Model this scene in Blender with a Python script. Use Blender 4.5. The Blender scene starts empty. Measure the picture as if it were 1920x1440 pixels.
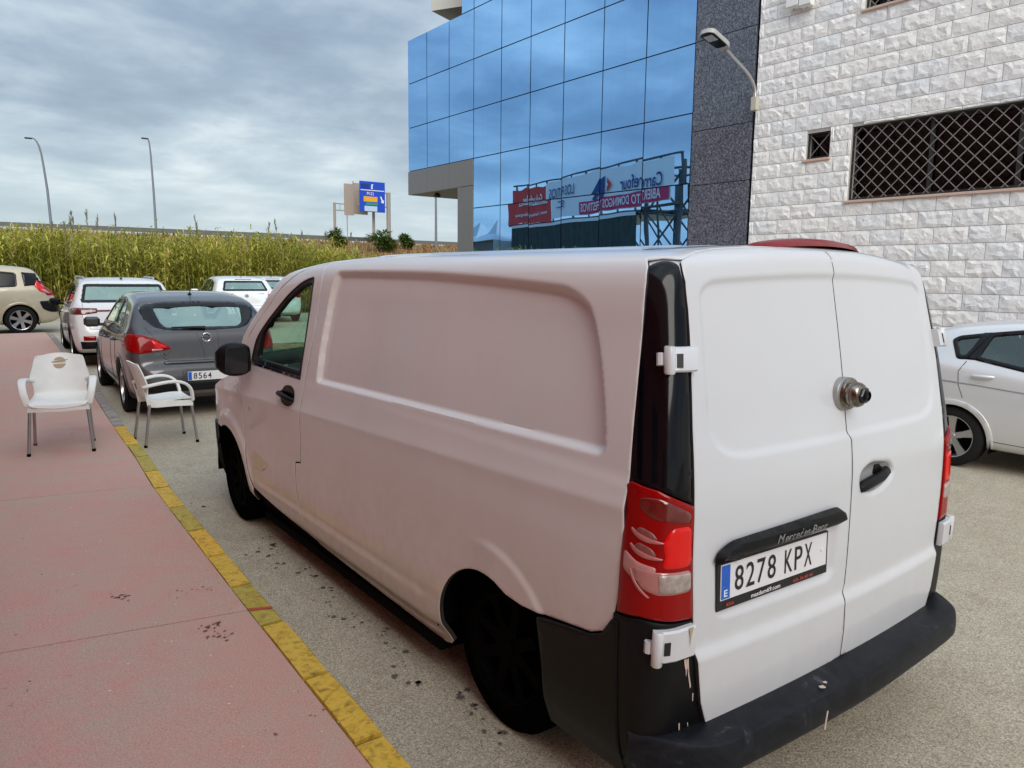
import bpy, bmesh, math, random
import numpy as np
from math import radians, sin, cos, pi
from mathutils import Vector, Matrix, noise
from mathutils.bvhtree import BVHTree
from mathutils.geometry import delaunay_2d_cdt
random.seed(7); RNG = np.random.default_rng(7)
sc = bpy.context.scene
COL = sc.collection

# ---------------------------------------------------------------- camera
CAM = Vector((-1.5655, -1.3068, 1.7876)); YAW, PITCH, ROLL, FPX = .6462, .1431, .0116, 1412.5
fw = Vector((sin(YAW)*cos(PITCH), cos(YAW)*cos(PITCH), -sin(PITCH)))
rt = Vector((cos(YAW), -sin(YAW), 0)); up = rt.cross(fw)
rt, up = rt*cos(ROLL)+up*sin(ROLL), up*cos(ROLL)-rt*sin(ROLL)
cd = bpy.data.cameras.new('camera'); cam = bpy.data.objects.new('camera', cd); COL.objects.link(cam)
M = Matrix((rt, up, -fw)).transposed().to_4x4(); M.translation = CAM; cam.matrix_world = M
cd.sensor_width = 36; cd.lens = 36*FPX/1920; cd.clip_end = 3000; cd.clip_start = .05
sc.camera = cam

# ---------------------------------------------------------------- light
SUN_EL, SUN_AZ = radians(33), radians(202)      # azimuth from +Y towards +X
sc.view_settings.view_transform = 'Standard'; sc.view_settings.look = 'None'
sc.view_settings.exposure = 0.64; sc.view_settings.gamma = 1
sc.view_settings.use_curve_mapping = False
w = bpy.data.worlds.new('World'); sc.world = w; w.use_nodes = True
nt = w.node_tree; nt.nodes.clear()
def N(t, tp, **kw):
    n = t.nodes.new(tp)
    for k, v in kw.items():
        if k.startswith('i_'):
            s = k[2:]; s = int(s) if s.isdigit() else s.replace('_', ' ')
            n.inputs[s].default_value = v
        else: setattr(n, k, v)
    return n
def ramp(t, fac, stops, interp='LINEAR'):
    r = t.nodes.new('ShaderNodeValToRGB'); r.color_ramp.interpolation = interp
    e = r.color_ramp.elements
    while len(e) < len(stops): e.new(.5)
    for k, (p, c) in enumerate(stops):
        e[k].position = p; e[k].color = (c[0], c[1], c[2], 1) if not isinstance(c, (int, float)) else (c, c, c, 1)
    t.links.new(fac, r.inputs[0]); return r
sky = N(nt, 'ShaderNodeTexSky', sky_type='NISHITA', sun_disc=False, sun_elevation=SUN_EL, sun_rotation=SUN_AZ, air_density=1.2, dust_density=2.5, ozone_density=1.0)
tc = N(nt, 'ShaderNodeTexCoord')
sep = N(nt, 'ShaderNodeSeparateXYZ'); nt.links.new(tc.outputs['Generated'], sep.inputs[0])
zc = N(nt, 'ShaderNodeMath', operation='MAXIMUM', i_1=.0); nt.links.new(sep.outputs[2], zc.inputs[0])
za = N(nt, 'ShaderNodeMath', operation='ADD', i_1=.16); nt.links.new(zc.outputs[0], za.inputs[0])
dv = []
for k in (0, 1):
    d = N(nt, 'ShaderNodeMath', operation='DIVIDE'); nt.links.new(sep.outputs[k], d.inputs[0]); nt.links.new(za.outputs[0], d.inputs[1]); dv.append(d)
cb = N(nt, 'ShaderNodeCombineXYZ', i_2=3.7); nt.links.new(dv[0].outputs[0], cb.inputs[0]); nt.links.new(dv[1].outputs[0], cb.inputs[1])
n1 = N(nt, 'ShaderNodeTexNoise', i_Scale=.62, i_Detail=7.0, i_Roughness=.52, i_Distortion=.25); nt.links.new(cb.outputs[0], n1.inputs['Vector'])
n2 = N(nt, 'ShaderNodeTexNoise', i_Scale=2.1, i_Detail=5.0, i_Roughness=.55, i_Distortion=.2); nt.links.new(cb.outputs[0], n2.inputs['Vector'])
mx = N(nt, 'ShaderNodeMix', data_type='FLOAT', i_0=.38); nt.links.new(n1.outputs[0], mx.inputs[2]); nt.links.new(n2.outputs[0], mx.inputs[3])
cr = ramp(nt, mx.outputs[0], [(.36, (.130, .170, .232)), (.45, (.195, .252, .322)), (.52, (.305, .365, .42)), (.595, (.50, .545, .57))])
# the band of brighter, thinner cloud above the horizon
hz = ramp(nt, sep.outputs[2], [(0.0, .95), (.06, .62), (.16, .18), (.32, 0.0)])
hm = N(nt, 'ShaderNodeMix', data_type='RGBA', blend_type='MIX'); nt.links.new(hz.outputs[0], hm.inputs[0]); nt.links.new(cr.outputs[0], hm.inputs[6]); hm.inputs[7].default_value = (.42, .50, .525, 1)
# overcast sky is brighter towards the zenith
ov = ramp(nt, sep.outputs[2], [(.0, 1.0), (.35, 1.12), (.7, 1.75), (1.0, 2.05)])
om = N(nt, 'ShaderNodeMix', data_type='RGBA', blend_type='MULTIPLY', i_0=1.0); nt.links.new(hm.outputs[2], om.inputs[6]); nt.links.new(ov.outputs[0], om.inputs[7])
sg = N(nt, 'ShaderNodeMix', data_type='RGBA', blend_type='MULTIPLY', i_0=1.0); nt.links.new(om.outputs[2], sg.inputs[6]); sg.inputs[7].default_value = (10.2, 10.2, 10.2, 1)
bl = N(nt, 'ShaderNodeMix', data_type='RGBA', i_0=.93); nt.links.new(sky.outputs[0], bl.inputs[6]); nt.links.new(sg.outputs[2], bl.inputs[7])
bg = N(nt, 'ShaderNodeBackground', i_Strength=.1); nt.links.new(bl.outputs[2], bg.inputs[0])
wo = N(nt, 'ShaderNodeOutputWorld'); nt.links.new(bg.outputs[0], wo.inputs[0])
ld = bpy.data.lights.new('sun', 'SUN'); ld.energy = 1.5; ld.angle = radians(40); ld.color = (1, .95, .88)
sun = bpy.data.objects.new('sun', ld); COL.objects.link(sun)
sd_ = Vector((sin(SUN_AZ)*cos(SUN_EL), cos(SUN_AZ)*cos(SUN_EL), sin(SUN_EL)))
sun.rotation_euler = sd_.to_track_quat('Z', 'Y').to_euler(); sun.location = (0, 0, 30)

# ---------------------------------------------------------------- helpers
MATS = {}
def mat(name, col, rough=.5, metal=0., coat=0., spec=.5, noise_amt=0., noise_scale=20., bump=0., bump_scale=60., col2=None, emit=None, coat_rough=.06, trans=0.):
    if name in MATS: return MATS[name]
    m = bpy.data.materials.new(name); m.use_nodes = True; t = m.node_tree; b = t.nodes['Principled BSDF']
    b.inputs['Base Color'].default_value = (*col, 1); b.inputs['Roughness'].default_value = rough; b.inputs['Metallic'].default_value = metal
    b.inputs['Coat Weight'].default_value = coat; b.inputs['Coat Roughness'].default_value = coat_rough; b.inputs['Specular IOR Level'].default_value = spec
    b.inputs['Transmission Weight'].default_value = trans
    if noise_amt or bump:
        tcn = N(t, 'ShaderNodeTexCoord')
    if noise_amt:
        nn = N(t, 'ShaderNodeTexNoise', i_Scale=noise_scale, i_Detail=6.0, i_Roughness=.6); t.links.new(tcn.outputs['Object'], nn.inputs['Vector'])
        c2 = col2 or tuple(c*(1-noise_amt) for c in col)
        r = ramp(t, nn.outputs[0], [(.35, c2), (.65, col)]); t.links.new(r.outputs[0], b.inputs['Base Color'])
    if bump:
        nb = N(t, 'ShaderNodeTexNoise', i_Scale=bump_scale, i_Detail=5.0); t.links.new(tcn.outputs['Object'], nb.inputs['Vector'])
        bm_ = N(t, 'ShaderNodeBump', i_Strength=bump, i_Distance=.01); t.links.new(nb.outputs[0], bm_.inputs['Height']); t.links.new(bm_.outputs[0], b.inputs['Normal'])
    MATS[name] = m; return m
def mesh_obj(name, V, F, mats=None, parent=None, smooth=False, mi=None):
    me = bpy.data.meshes.new(name)
    V = np.asarray(V, float); me.from_pydata([tuple(v) for v in V.tolist()], [], [tuple(int(i) for i in f) for f in F])
    if smooth: me.polygons.foreach_set('use_smooth', [True]*len(me.polygons))
    for m in (mats if isinstance(mats, (list, tuple)) else [mats]):
        if m: me.materials.append(m)
    if mi is not None: me.polygons.foreach_set('material_index', list(mi))
    me.update()
    o = bpy.data.objects.new(name, me); COL.objects.link(o)
    if parent: o.parent = parent
    return o
def empty(name, label=None, cat=None, group=None, loc=(0, 0, 0), rz=0., sc_=1.):
    o = bpy.data.objects.new(name, None); COL.objects.link(o); o.location = loc; o.rotation_euler = (0, 0, rz); o.scale = (sc_,)*3
    o.empty_display_size = .1
    tag(o, label, cat, group); return o
def tag(o, label=None, cat=None, group=None, kind=None):
    for k, v in (('label', label), ('category', cat), ('group', group), ('kind', kind)):
        if v: o[k] = v
    return o
class MB:
    """collects primitives into one mesh"""
    def __init__(s): s.V = []; s.F = []; s.m = []
    def add(s, V, F, mi=0):
        n = len(s.V); s.V += [tuple(float(c) for c in v) for v in V]; s.F += [tuple(int(i)+n for i in f) for f in F]; s.m += [mi]*len(F); return s
    def box(s, a, b, mi=0, M=None, bev=0.):
        (x0, y0, z0), (x1, y1, z1) = a, b
        if bev > 0:
            V = []; 
            for sx, x in ((-1, x0), (1, x1)):
                for sy, y in ((-1, y0), (1, y1)):
                    for sz, z in ((-1, z0), (1, z1)):
                        V += [(x, y-sy*bev, z-sz*bev), (x-sx*bev, y, z-sz*bev), (x-sx*bev, y-sy*bev, z)]
            bmx = bmesh.new(); vs = [bmx.verts.new(v) for v in V]; r = bmesh.ops.convex_hull(bmx, input=vs)
            bmx.verts.index_update(); V = [v.co.copy() for v in bmx.verts]; F = [[v.index for v in f.verts] for f in bmx.faces]; bmx.free()
        else:
            V = [Vector(p) for p in ((x0, y0, z0), (x1, y0, z0), (x1, y1, z0), (x0, y1, z0), (x0, y0, z1), (x1, y0, z1), (x1, y1, z1), (x0, y1, z1))]
            F = [(3, 2, 1, 0), (4, 5, 6, 7), (0, 1, 5, 4), (1, 2, 6, 5), (2, 3, 7, 6), (3, 0, 4, 7)]
        if M is not None: V = [M @ Vector(v) for v in V]
        return s.add(V, F, mi)
    def tube(s, pts, r, n=10, mi=0, cap=True):
        pts = [Vector(p) for p in pts]; rs = r if isinstance(r, (list, tuple)) else [r]*len(pts); V = []; F = []
        ref = None
        for i, p in enumerate(pts):
            d = (pts[min(i+1, len(pts)-1)]-pts[max(i-1, 0)]).normalized()
            if ref is None: ref = d.orthogonal().normalized()
            ref = (ref-d*ref.dot(d)).normalized(); q = d.cross(ref)
            for k in range(n):
                a = 2*pi*k/n; V.append(p+(ref*cos(a)+q*sin(a))*rs[i])
        for i in range(len(pts)-1):
            for k in range(n): F.append((i*n+k, i*n+(k+1) % n, (i+1)*n+(k+1) % n, (i+1)*n+k))
        if cap: F.append(tuple(range(n))[::-1]); F.append(tuple(range((len(pts)-1)*n, len(pts)*n)))
        return s.add(V, F, mi)
    def lathe(s, prof, n=32, axis='x', mi=0, c=(0, 0, 0), close=False):
        """prof = [(r, h)]; revolved round the axis"""
        V = []; F = []; c = Vector(c)
        for (r, h) in prof:
            for k in range(n):
                a = 2*pi*k/n
                V.append(c+Vector((h, r*cos(a), r*sin(a)) if axis == 'x' else (r*cos(a), h, r*sin(a)) if axis == 'y' else (r*cos(a), r*sin(a), h)))
        m = len(prof)
        for i in range(m-1 if not close else m):
            j = (i+1) % m
            for k in range(n): F.append((i*n+k, i*n+(k+1) % n, j*n+(k+1) % n, j*n+k))
        return s.add(V, F, mi)
    def prism(s, poly, z0, z1, mi=0, M=None, axis='z'):
        n = len(poly)
        def P(p, z): return Vector((p[0], p[1], z)) if axis == 'z' else Vector((p[0], z, p[1])) if axis == 'y' else Vector((z, p[0], p[1]))
        V = [P(p, z0) for p in poly]+[P(p, z1) for p in poly]
        if M is not None: V = [M @ v for v in V]
        F = [tuple(range(n))[::-1], tuple(range(n, 2*n))]+[(k, (k+1) % n, n+(k+1) % n, n+k) for k in range(n)]
        return s.add(V, F, mi)
    def build(s, name, mats, parent=None, smooth=False, fix=True, auto=None):
        o = mesh_obj(name, s.V, s.F, mats, parent, smooth, s.m)
        if fix:
            b = bmesh.new(); b.from_mesh(o.data); bmesh.ops.recalc_face_normals(b, faces=b.faces); b.to_mesh(o.data); b.free()
        if auto is not None: auto_smooth(o, auto)
        return o
def auto_smooth(o, deg=35):
    me = o.data; me.polygons.foreach_set('use_smooth', [True]*len(me.polygons))
    b = bmesh.new(); b.from_mesh(me); th = radians(deg)
    for e in b.edges:
        if len(e.link_faces) == 2 and e.calc_face_angle(0) > th: e.smooth = False
    b.to_mesh(me); b.free(); return o
def box(name, a, b, m, parent=None, bev=0., M=None):
    return MB().box(a, b, 0, M, bev).build(name, m, parent)
def sm(t, a, b):
    t = np.clip((t-a)/(b-a), 0, 1); return t*t*(3-2*t)
def cubic(xs,ys):
    """monotone (pchip-like) cubic interpolation"""
    xs=np.array(xs,float); ys=np.array(ys,float); h=np.diff(xs); d=np.diff(ys)/h
    m=np.zeros(len(xs))
    for i in range(1,len(xs)-1):
        if d[i-1]*d[i]>0:
            w1=2*h[i]+h[i-1]; w2=h[i]+2*h[i-1]; m[i]=(w1+w2)/(w1/d[i-1]+w2/d[i])
    m[0]=d[0]; m[-1]=d[-1]
    def f(x):
        x=np.clip(np.asarray(x,float),xs[0],xs[-1]); i=np.clip(np.searchsorted(xs,x,side='right')-1,0,len(h)-1)
        t=(x-xs[i])/h[i]
        return ((2*t**3-3*t**2+1)*ys[i]+(t**3-2*t**2+t)*h[i]*m[i]+(-2*t**3+3*t**2)*ys[i+1]+(t**3-t**2)*h[i]*m[i+1])
    return f
VW=1.928
van_x0=cubic([.20,.26,.34,.46,.70,.92,1.05,1.20,1.30,1.60,1.75,1.80,1.84,1.88,1.93,2.0],
             [.075,.05,.022,.006,-.002,.002,.012,.028,.040,.088,.112,.128,.150,.185,.232,.30])
van_z=cubic([0,.2,1.0,1.75,1.80,1.84,1.88,1.93,2.0],[0,.2,1.0,1.75,1.797,1.830,1.853,1.868,1.878])
van_lean=cubic([.30,.42,.52,.66,.82,1.08,1.24,1.32,1.46,1.69,1.81,1.84,1.88,1.93,2.0],
               [.055,.050,.046,.044,.041,.044,.060,.073,.095,.141,.168,.177,.200,.240,.31])
van_top=cubic([.0,.2,.5,1.0,2.2,2.75,3.2,3.6],[0,0,0,0,0,-.014,-.05,-.10])
van_plan=cubic([0,3.5,4.0,4.3,4.5,4.65,4.8,4.9],[0,.0,.0,.012,.035,.065,.12,.18])
def crown(x):
    return .030*(1-np.clip(np.abs(x-VW/2)/.66,0,1)**2)
def poly_sd(px,py,poly):
    """signed distance (negative inside) to a closed polygon, vectorised"""
    P=np.asarray(poly,float); A=P; B=np.roll(P,-1,0)
    px=np.asarray(px,float); py=np.asarray(py,float); sh=px.shape; px=px.ravel(); py=py.ravel()
    d=np.full(px.shape,1e9); ins=np.zeros(px.shape,bool)
    for (ax,ay),(bx,by) in zip(A,B):
        ex,ey=bx-ax,by-ay; L=ex*ex+ey*ey
        if L<1e-16: continue
        t=np.clip(((px-ax)*ex+(py-ay)*ey)/L,0,1)
        d=np.minimum(d,np.hypot(px-ax-t*ex,py-ay-t*ey))
        c=(ay>py)!=(by>py)
        if ey!=0: ins^=c&(px<ax+(py-ay)*ex/ey)
    return np.where(ins,-d,d).reshape(sh)
def side_base(y,v):
    x=van_x0(v)+van_plan(y); z=van_z(v)+van_top(y)*sm(v,1.3,1.8)
    return x,y+0*x,z
RC=.11
def rear_base(a,v):
    """a is x on the rear face; a in [.03,.2] turns the corner; a<.03 runs forward along the side; mirrored past the middle"""
    a=np.asarray(a,float)+0*np.asarray(v,float); v=np.asarray(v,float)+0*a
    mir=a>VW/2; a=np.where(mir,VW-a,a)
    x0=van_x0(v); yb=van_lean(v)+.038; r=RC; y_end=yb+r
    k=np.clip((.03-a)/.10,0,None); th=np.clip((a-.03)/.17,0,1)*np.pi/2
    q=np.clip((a-.2)/(VW/2-.2),0,1)
    x=x0+r*(1-np.cos(th))+q*(VW/2-x0-r)
    y=np.where(a<.03,y_end+k*np.maximum(.32-y_end,.03),y_end-r*np.sin(th))-.038*(1-(1-q)**2)
    z=van_z(v)+crown(x)*sm(v,1.45,1.9)
    x=np.where(mir,VW-x,x)
    return x,y,z
def roundpoly(pts, rad, n=5):
    """polygon with rounded corners; rad a number or a list"""
    P = [Vector(p) for p in pts]; out = []; m = len(P)
    for i in range(m):
        r = rad[i] if isinstance(rad, (list, tuple)) else rad
        a, b, c = P[i-1], P[i], P[(i+1) % m]
        if r <= 0: out.append(tuple(b)); continue
        d1 = (a-b); d2 = (c-b); l = min(r, d1.length*.48, d2.length*.48)
        p0 = b+d1.normalized()*l; p2 = b+d2.normalized()*l
        for k in range(n+1):
            t = k/n; q = p0*(1-t)**2+b*2*t*(1-t)+p2*t*t; out.append(tuple(q))
    return out
def resample(poly, h, closed=True):
    out = []; n = len(poly)
    for i in range(n if closed else n-1):
        a = np.array(poly[i]); b = np.array(poly[(i+1) % n]); L = np.hypot(*(b-a))
        if L < 1e-7: continue
        k = max(1, int(math.ceil(L/h)))
        for j in range(k): out.append(tuple(a+(b-a)*j/k))
    if not closed: out.append(tuple(poly[-1]))
    return out
def inset(poly, d):
    """move a polygon inwards by d (simple, for gentle outlines)"""
    P = np.array(poly, float); n = len(P); area = .5*np.sum(P[:, 0]*np.roll(P[:, 1], -1)-np.roll(P[:, 0], -1)*P[:, 1]); s = 1 if area > 0 else -1
    e = np.roll(P, -1, 0)-P; L = np.hypot(e[:, 0], e[:, 1])+1e-12; nn = np.stack([-e[:, 1], e[:, 0]], 1)/L[:, None]*s
    m = nn+np.roll(nn, 1, 0); m /= (np.hypot(m[:, 0], m[:, 1])+1e-9)[:, None]; k = np.clip((m*nn).sum(1), .5, 1)
    return [tuple(p) for p in P+m*(d/k)[:, None]]
def tri2d(poly, h, holes=()):
    poly = resample(poly, h); holes = [resample(q, h) for q in holes]
    A = np.array(poly); x0, y0 = A.min(0); x1, y1 = A.max(0)
    gx = np.arange(x0+h/2, x1, h); gy = np.arange(y0+h/2, y1, h); X, Y = np.meshgrid(gx, gy)
    X = X.ravel()+1e-5; Y = Y.ravel(); k = poly_sd(X, Y, poly) < -.45*h
    for q in holes: k &= poly_sd(X, Y, q) > .45*h
    pts = [Vector(p) for p in poly]; edges = [(i, (i+1) % len(poly)) for i in range(len(poly))]
    for q in holes:
        n = len(pts); pts += [Vector(p) for p in q]; edges += [(n+i, n+(i+1) % len(q)) for i in range(len(q))]
    nb = len(pts); pts += [Vector(p) for p in zip(X[k].tolist(), Y[k].tolist())]
    v, e, f, ov, oe, of = delaunay_2d_cdt(pts, edges, [], 0, 1e-6)
    v = np.array([tuple(p) for p in v]); f = np.array([t for t in f if len(t) == 3])
    c = v[f].mean(1); k = poly_sd(c[:, 0], c[:, 1], poly) < 0
    for q in holes: k &= poly_sd(c[:, 0], c[:, 1], q) > 0
    return v, f[k]
def shell(name, v, f, surf, mats, parent, center, off=0., rim=.012, rnd=.0015):
    """map a 2-D triangulation onto a surface and fold its edges inwards"""
    u, w_ = v[:, 0], v[:, 1]
    P = np.stack(surf(u, w_), -1); e = 1e-3
    n = np.cross(np.stack(surf(u+e, w_), -1)-np.stack(surf(u-e, w_), -1), np.stack(surf(u, w_+e), -1)-np.stack(surf(u, w_-e), -1))
    n /= np.linalg.norm(n, axis=1)[:, None]+1e-12
    s = np.sign(((P-np.array(center))*n).sum(1).mean()); n *= s
    if s < 0: f = f[:, ::-1]
    # 2-D orientation may flip
    a = np.cross(v[f[0, 1]]-v[f[0, 0]], v[f[0, 2]]-v[f[0, 0]])
    tn = np.cross(P[f[:, 1]]-P[f[:, 0]], P[f[:, 2]]-P[f[:, 0]]); 
    if (tn*n[f[:, 0]]).sum() < 0: f = f[:, ::-1]
    P = P+n*off
    return rimmed(name, P, f, n, mats, parent, rim, rnd)
def rimmed(name, P, f, n, mats, parent, rim, rnd=.0015):
    dark = isinstance(mats, tuple)
    F = [tuple(t) for t in f.tolist()]; V = P.tolist()
    if rim:
        ed = {}
        for t in F:
            for i in range(3): ed[(t[i], t[(i+1) % 3])] = 1
        bd = [(a, b) for (a, b) in ed if (b, a) not in ed]
        T = np.zeros_like(P)
        for a, b in bd:
            d = P[b]-P[a]; T[a] += d; T[b] += d
        idx = sorted({i for e_ in bd for i in e_}); r0 = {}; r1 = {}; r2 = {}
        for i in idx:
            t = T[i]/(np.linalg.norm(T[i])+1e-12); o = np.cross(t, n[i]); o /= np.linalg.norm(o)+1e-12
            r1[i] = len(V); V.append((P[i]+o*rnd-n[i]*rnd).tolist()); r2[i] = len(V); V.append((P[i]+o*rnd-n[i]*rim).tolist())
        for a, b in bd:
            F.append((b, a, r1[a], r1[b])); F.append((r1[b], r1[a], r2[a], r2[b]))
    mi = None
    if dark: mi = [0]*len(f); mi += [0, 1]*((len(F)-len(f))//2)
    o = mesh_obj(name, V, F, mats, parent, smooth=True, mi=mi)
    if rim: auto_smooth(o, 50)
    return o
def panel(name, poly, surf, m, parent, h=.02, holes=(), off=0., rim=.012, center=(VW/2, 2.2, .8)):
    v, f = tri2d(poly, h, holes); return shell(name, v, f, surf, m, parent, center, off, rim)
TXT = {}
def text2d(s, bold=0., shear=0., space=1.):
    k = (s, bold, shear, space)
    if k in TXT: return TXT[k]
    cu = bpy.data.curves.new('t', 'FONT'); cu.body = s; cu.size = 1; cu.offset = bold; cu.shear = shear; cu.space_character = space; cu.resolution_u = 4
    o = bpy.data.objects.new('t', cu); COL.objects.link(o); dg = bpy.context.evaluated_depsgraph_get(); dg.update()
    me = o.evaluated_get(dg).to_mesh(); V = np.array([v.co[:2] for v in me.vertices]); F = [tuple(p.vertices) for p in me.polygons]
    o.evaluated_get(dg).to_mesh_clear(); bpy.data.objects.remove(o); bpy.data.curves.remove(cu)
    lo, hi = V.min(0), V.max(0); V = (V-lo)/(hi-lo).max(); asp = (hi-lo)
    TXT[k] = (V, F, asp[0]/asp[1]); return TXT[k]
def text_on(name, s, f2, w_, h_, m, parent, bold=0., shear=0., space=1., subdiv=False):
    """text box w x h mapped by f2(u, v) -> (x, y, z), u in 0..w, v in 0..h"""
    V, F, asp = text2d(s, bold, shear, space); V = V/V.max(0)
    P = [f2(u*w_, v*h_) for u, v in V]
    return mesh_obj(name, P, F, m, parent)
def proj_panel(name, poly, axis, bvh, m, parent, h=.03, holes=(), off=.004, rim=.006, sgn=-1):
    """cast a flat outline onto a body along x, y or z; the panel lies off metres proud of it"""
    v, f = tri2d(poly, h, holes); P = []; n = []; okm = np.ones(len(v), bool)
    for i, (a, b) in enumerate(v):
        if axis == 'y': o, d = Vector((a, sgn*20, b)), Vector((0, -sgn, 0))
        elif axis == 'x': o, d = Vector((sgn*20, a, b)), Vector((-sgn, 0, 0))
        else: o, d = Vector((a, b, 20)), Vector((0, 0, -1))
        hit, nr, _, _ = bvh.ray_cast(o, d)
        if hit is None:
            okm[i] = False; P.append((0, 0, 0)); n.append((0, 0, 1)); continue
        if nr.dot(d) > 0: nr = -nr
        P.append(tuple(hit)); n.append(tuple(nr))
    f = f[okm[f].all(1)]
    if len(f) == 0: return None
    used = np.unique(f); mp = -np.ones(len(v), int); mp[used] = np.arange(len(used)); f = mp[f]; P = np.array(P)[used]; n = np.array(n)[used]
    # average the facet normals
    n2 = np.zeros_like(n); tn = np.cross(P[f[:, 1]]-P[f[:, 0]], P[f[:, 2]]-P[f[:, 0]])
    if (tn*n[f[:, 0]]).sum() < 0: f = f[:, ::-1]; tn = -tn
    for k in range(3): np.add.at(n2, f[:, k], tn)
    n2 /= np.linalg.norm(n2, axis=1)[:, None]+1e-12
    return rimmed(name, P+n2*off, f, n2, m, parent, rim, min(.001, off))
# ---------------------------------------------------------------- materials
def ground_mat(name, c1, c2, c3, speck, scale=1., bump=.3, rough=.85, cracks=False, fine=220., pebbles=0):
    m = bpy.data.materials.new(name); m.use_nodes = True; t = m.node_tree; b = t.nodes['Principled BSDF']; g = N(t, 'ShaderNodeNewGeometry')
    L = t.links.new
    a = N(t, 'ShaderNodeTexNoise', i_Scale=.55*scale, i_Detail=5.0, i_Roughness=.6); L(g.outputs['Position'], a.inputs['Vector'])
    bb = N(t, 'ShaderNodeTexNoise', i_Scale=4.2*scale, i_Detail=8.0, i_Roughness=.65, i_Distortion=.4); L(g.outputs['Position'], bb.inputs['Vector'])
    fn = N(t, 'ShaderNodeTexNoise', i_Scale=fine, i_Detail=3.0, i_Roughness=.7); L(g.outputs['Position'], fn.inputs['Vector'])
    r1 = ramp(t, a.outputs[0], [(.38, c1), (.62, c2)]); r2 = ramp(t, bb.outputs[0], [(.42, 0.0), (.72, 1.0)])
    m1 = N(t, 'ShaderNodeMix', data_type='RGBA'); L(r2.outputs[0], m1.inputs[0]); L(r1.outputs[0], m1.inputs[6]); m1.inputs[7].default_value = (*c3, 1)
    if pebbles:
        pv_ = N(t, 'ShaderNodeTexVoronoi', i_Scale=pebbles, i_Randomness=1.0); L(g.outputs['Position'], pv_.inputs['Vector']); sp2 = N(t, 'ShaderNodeSeparateXYZ'); L(pv_.outputs['Color'], sp2.inputs[0])
        ff = N(t, 'ShaderNodeMath', operation='MULTIPLY_ADD', i_1=.5, i_2=.0); L(sp2.outputs[0], ff.inputs[0]); f2 = N(t, 'ShaderNodeMath', operation='MULTIPLY_ADD', i_1=.5); L(fn.outputs[0], f2.inputs[0]); L(ff.outputs[0], f2.inputs[2]); fo = f2.outputs[0]
        sp = ramp(t, fo, [(.22, 1-speck), (.45, .93), (.62, 1.1), (.80, 1+speck)])
    else: sp = ramp(t, fn.outputs[0], [(.30, 1-speck), (.5, 1.0), (.72, 1+speck*.9)])
    m2 = N(t, 'ShaderNodeMix', data_type='RGBA', blend_type='MULTIPLY', i_0=1.0); L(m1.outputs[2], m2.inputs[6]); L(sp.outputs[0], m2.inputs[7])
    out = m2
    if True:      # small dark stains and pale grit of their own shape
        v = N(t, 'ShaderNodeTexNoise', i_Scale=9.0, i_Detail=4.0, i_Roughness=.8, i_Distortion=1.2); L(g.outputs['Position'], v.inputs['Vector'])
        rs = ramp(t, v.outputs[0], [(.27, .45), (.34, 1.0), (.70, 1.0), (.78, 1.25)])
        m3 = N(t, 'ShaderNodeMix', data_type='RGBA', blend_type='MULTIPLY', i_0=1.0); L(out.outputs[2], m3.inputs[6]); L(rs.outputs[0], m3.inputs[7]); out = m3
        vo = N(t, 'ShaderNodeTexVoronoi', i_Scale=6.5, i_Randomness=1.0); L(g.outputs['Position'], vo.inputs['Vector'])
        rv = ramp(t, vo.outputs['Distance'], [(.030, 1.0), (.045, 0.0)])
        wn = N(t, 'ShaderNodeMath', operation='GREATER_THAN', i_1=.72); sx = N(t, 'ShaderNodeSeparateXYZ'); L(vo.outputs['Color'], sx.inputs[0]); L(sx.outputs[0], wn.inputs[0])
        ml = N(t, 'ShaderNodeMath', operation='MULTIPLY'); L(rv.outputs[0], ml.inputs[0]); L(wn.outputs[0], ml.inputs[1])
        m4 = N(t, 'ShaderNodeMix', data_type='RGBA'); L(ml.outputs[0], m4.inputs[0]); L(out.outputs[2], m4.inputs[6])
        m5 = N(t, 'ShaderNodeMix', data_type='RGBA'); L(sx.outputs[1], m5.inputs[0]); m5.inputs[6].default_value = (.05, .04, .035, 1); m5.inputs[7].default_value = (.62, .58, .52, 1)
        st = N(t, 'ShaderNodeMath', operation='GREATER_THAN', i_1=.5); L(sx.outputs[1], st.inputs[0]); L(st.outputs[0], m5.inputs[0]); L(m5.outputs[2], m4.inputs[7]); out = m4
    L(out.outputs[2], b.inputs['Base Color']); b.inputs['Roughness'].default_value = rough
    bp = N(t, 'ShaderNodeBump', i_Strength=bump, i_Distance=.006); L(fn.outputs[0], bp.inputs['Height']); L(bp.outputs[0], b.inputs['Normal'])
    MATS[name] = m; return m
M_ROAD = ground_mat('worn_road', (.40, .345, .26), (.44, .39, .30), (.365, .31, .23), .55, bump=.6, fine=110., pebbles=190.)
M_PAVE = ground_mat('red_concrete', (.505, .31, .252), (.45, .325, .262), (.55, .27, .228), .28, bump=.25, fine=150.)
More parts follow.
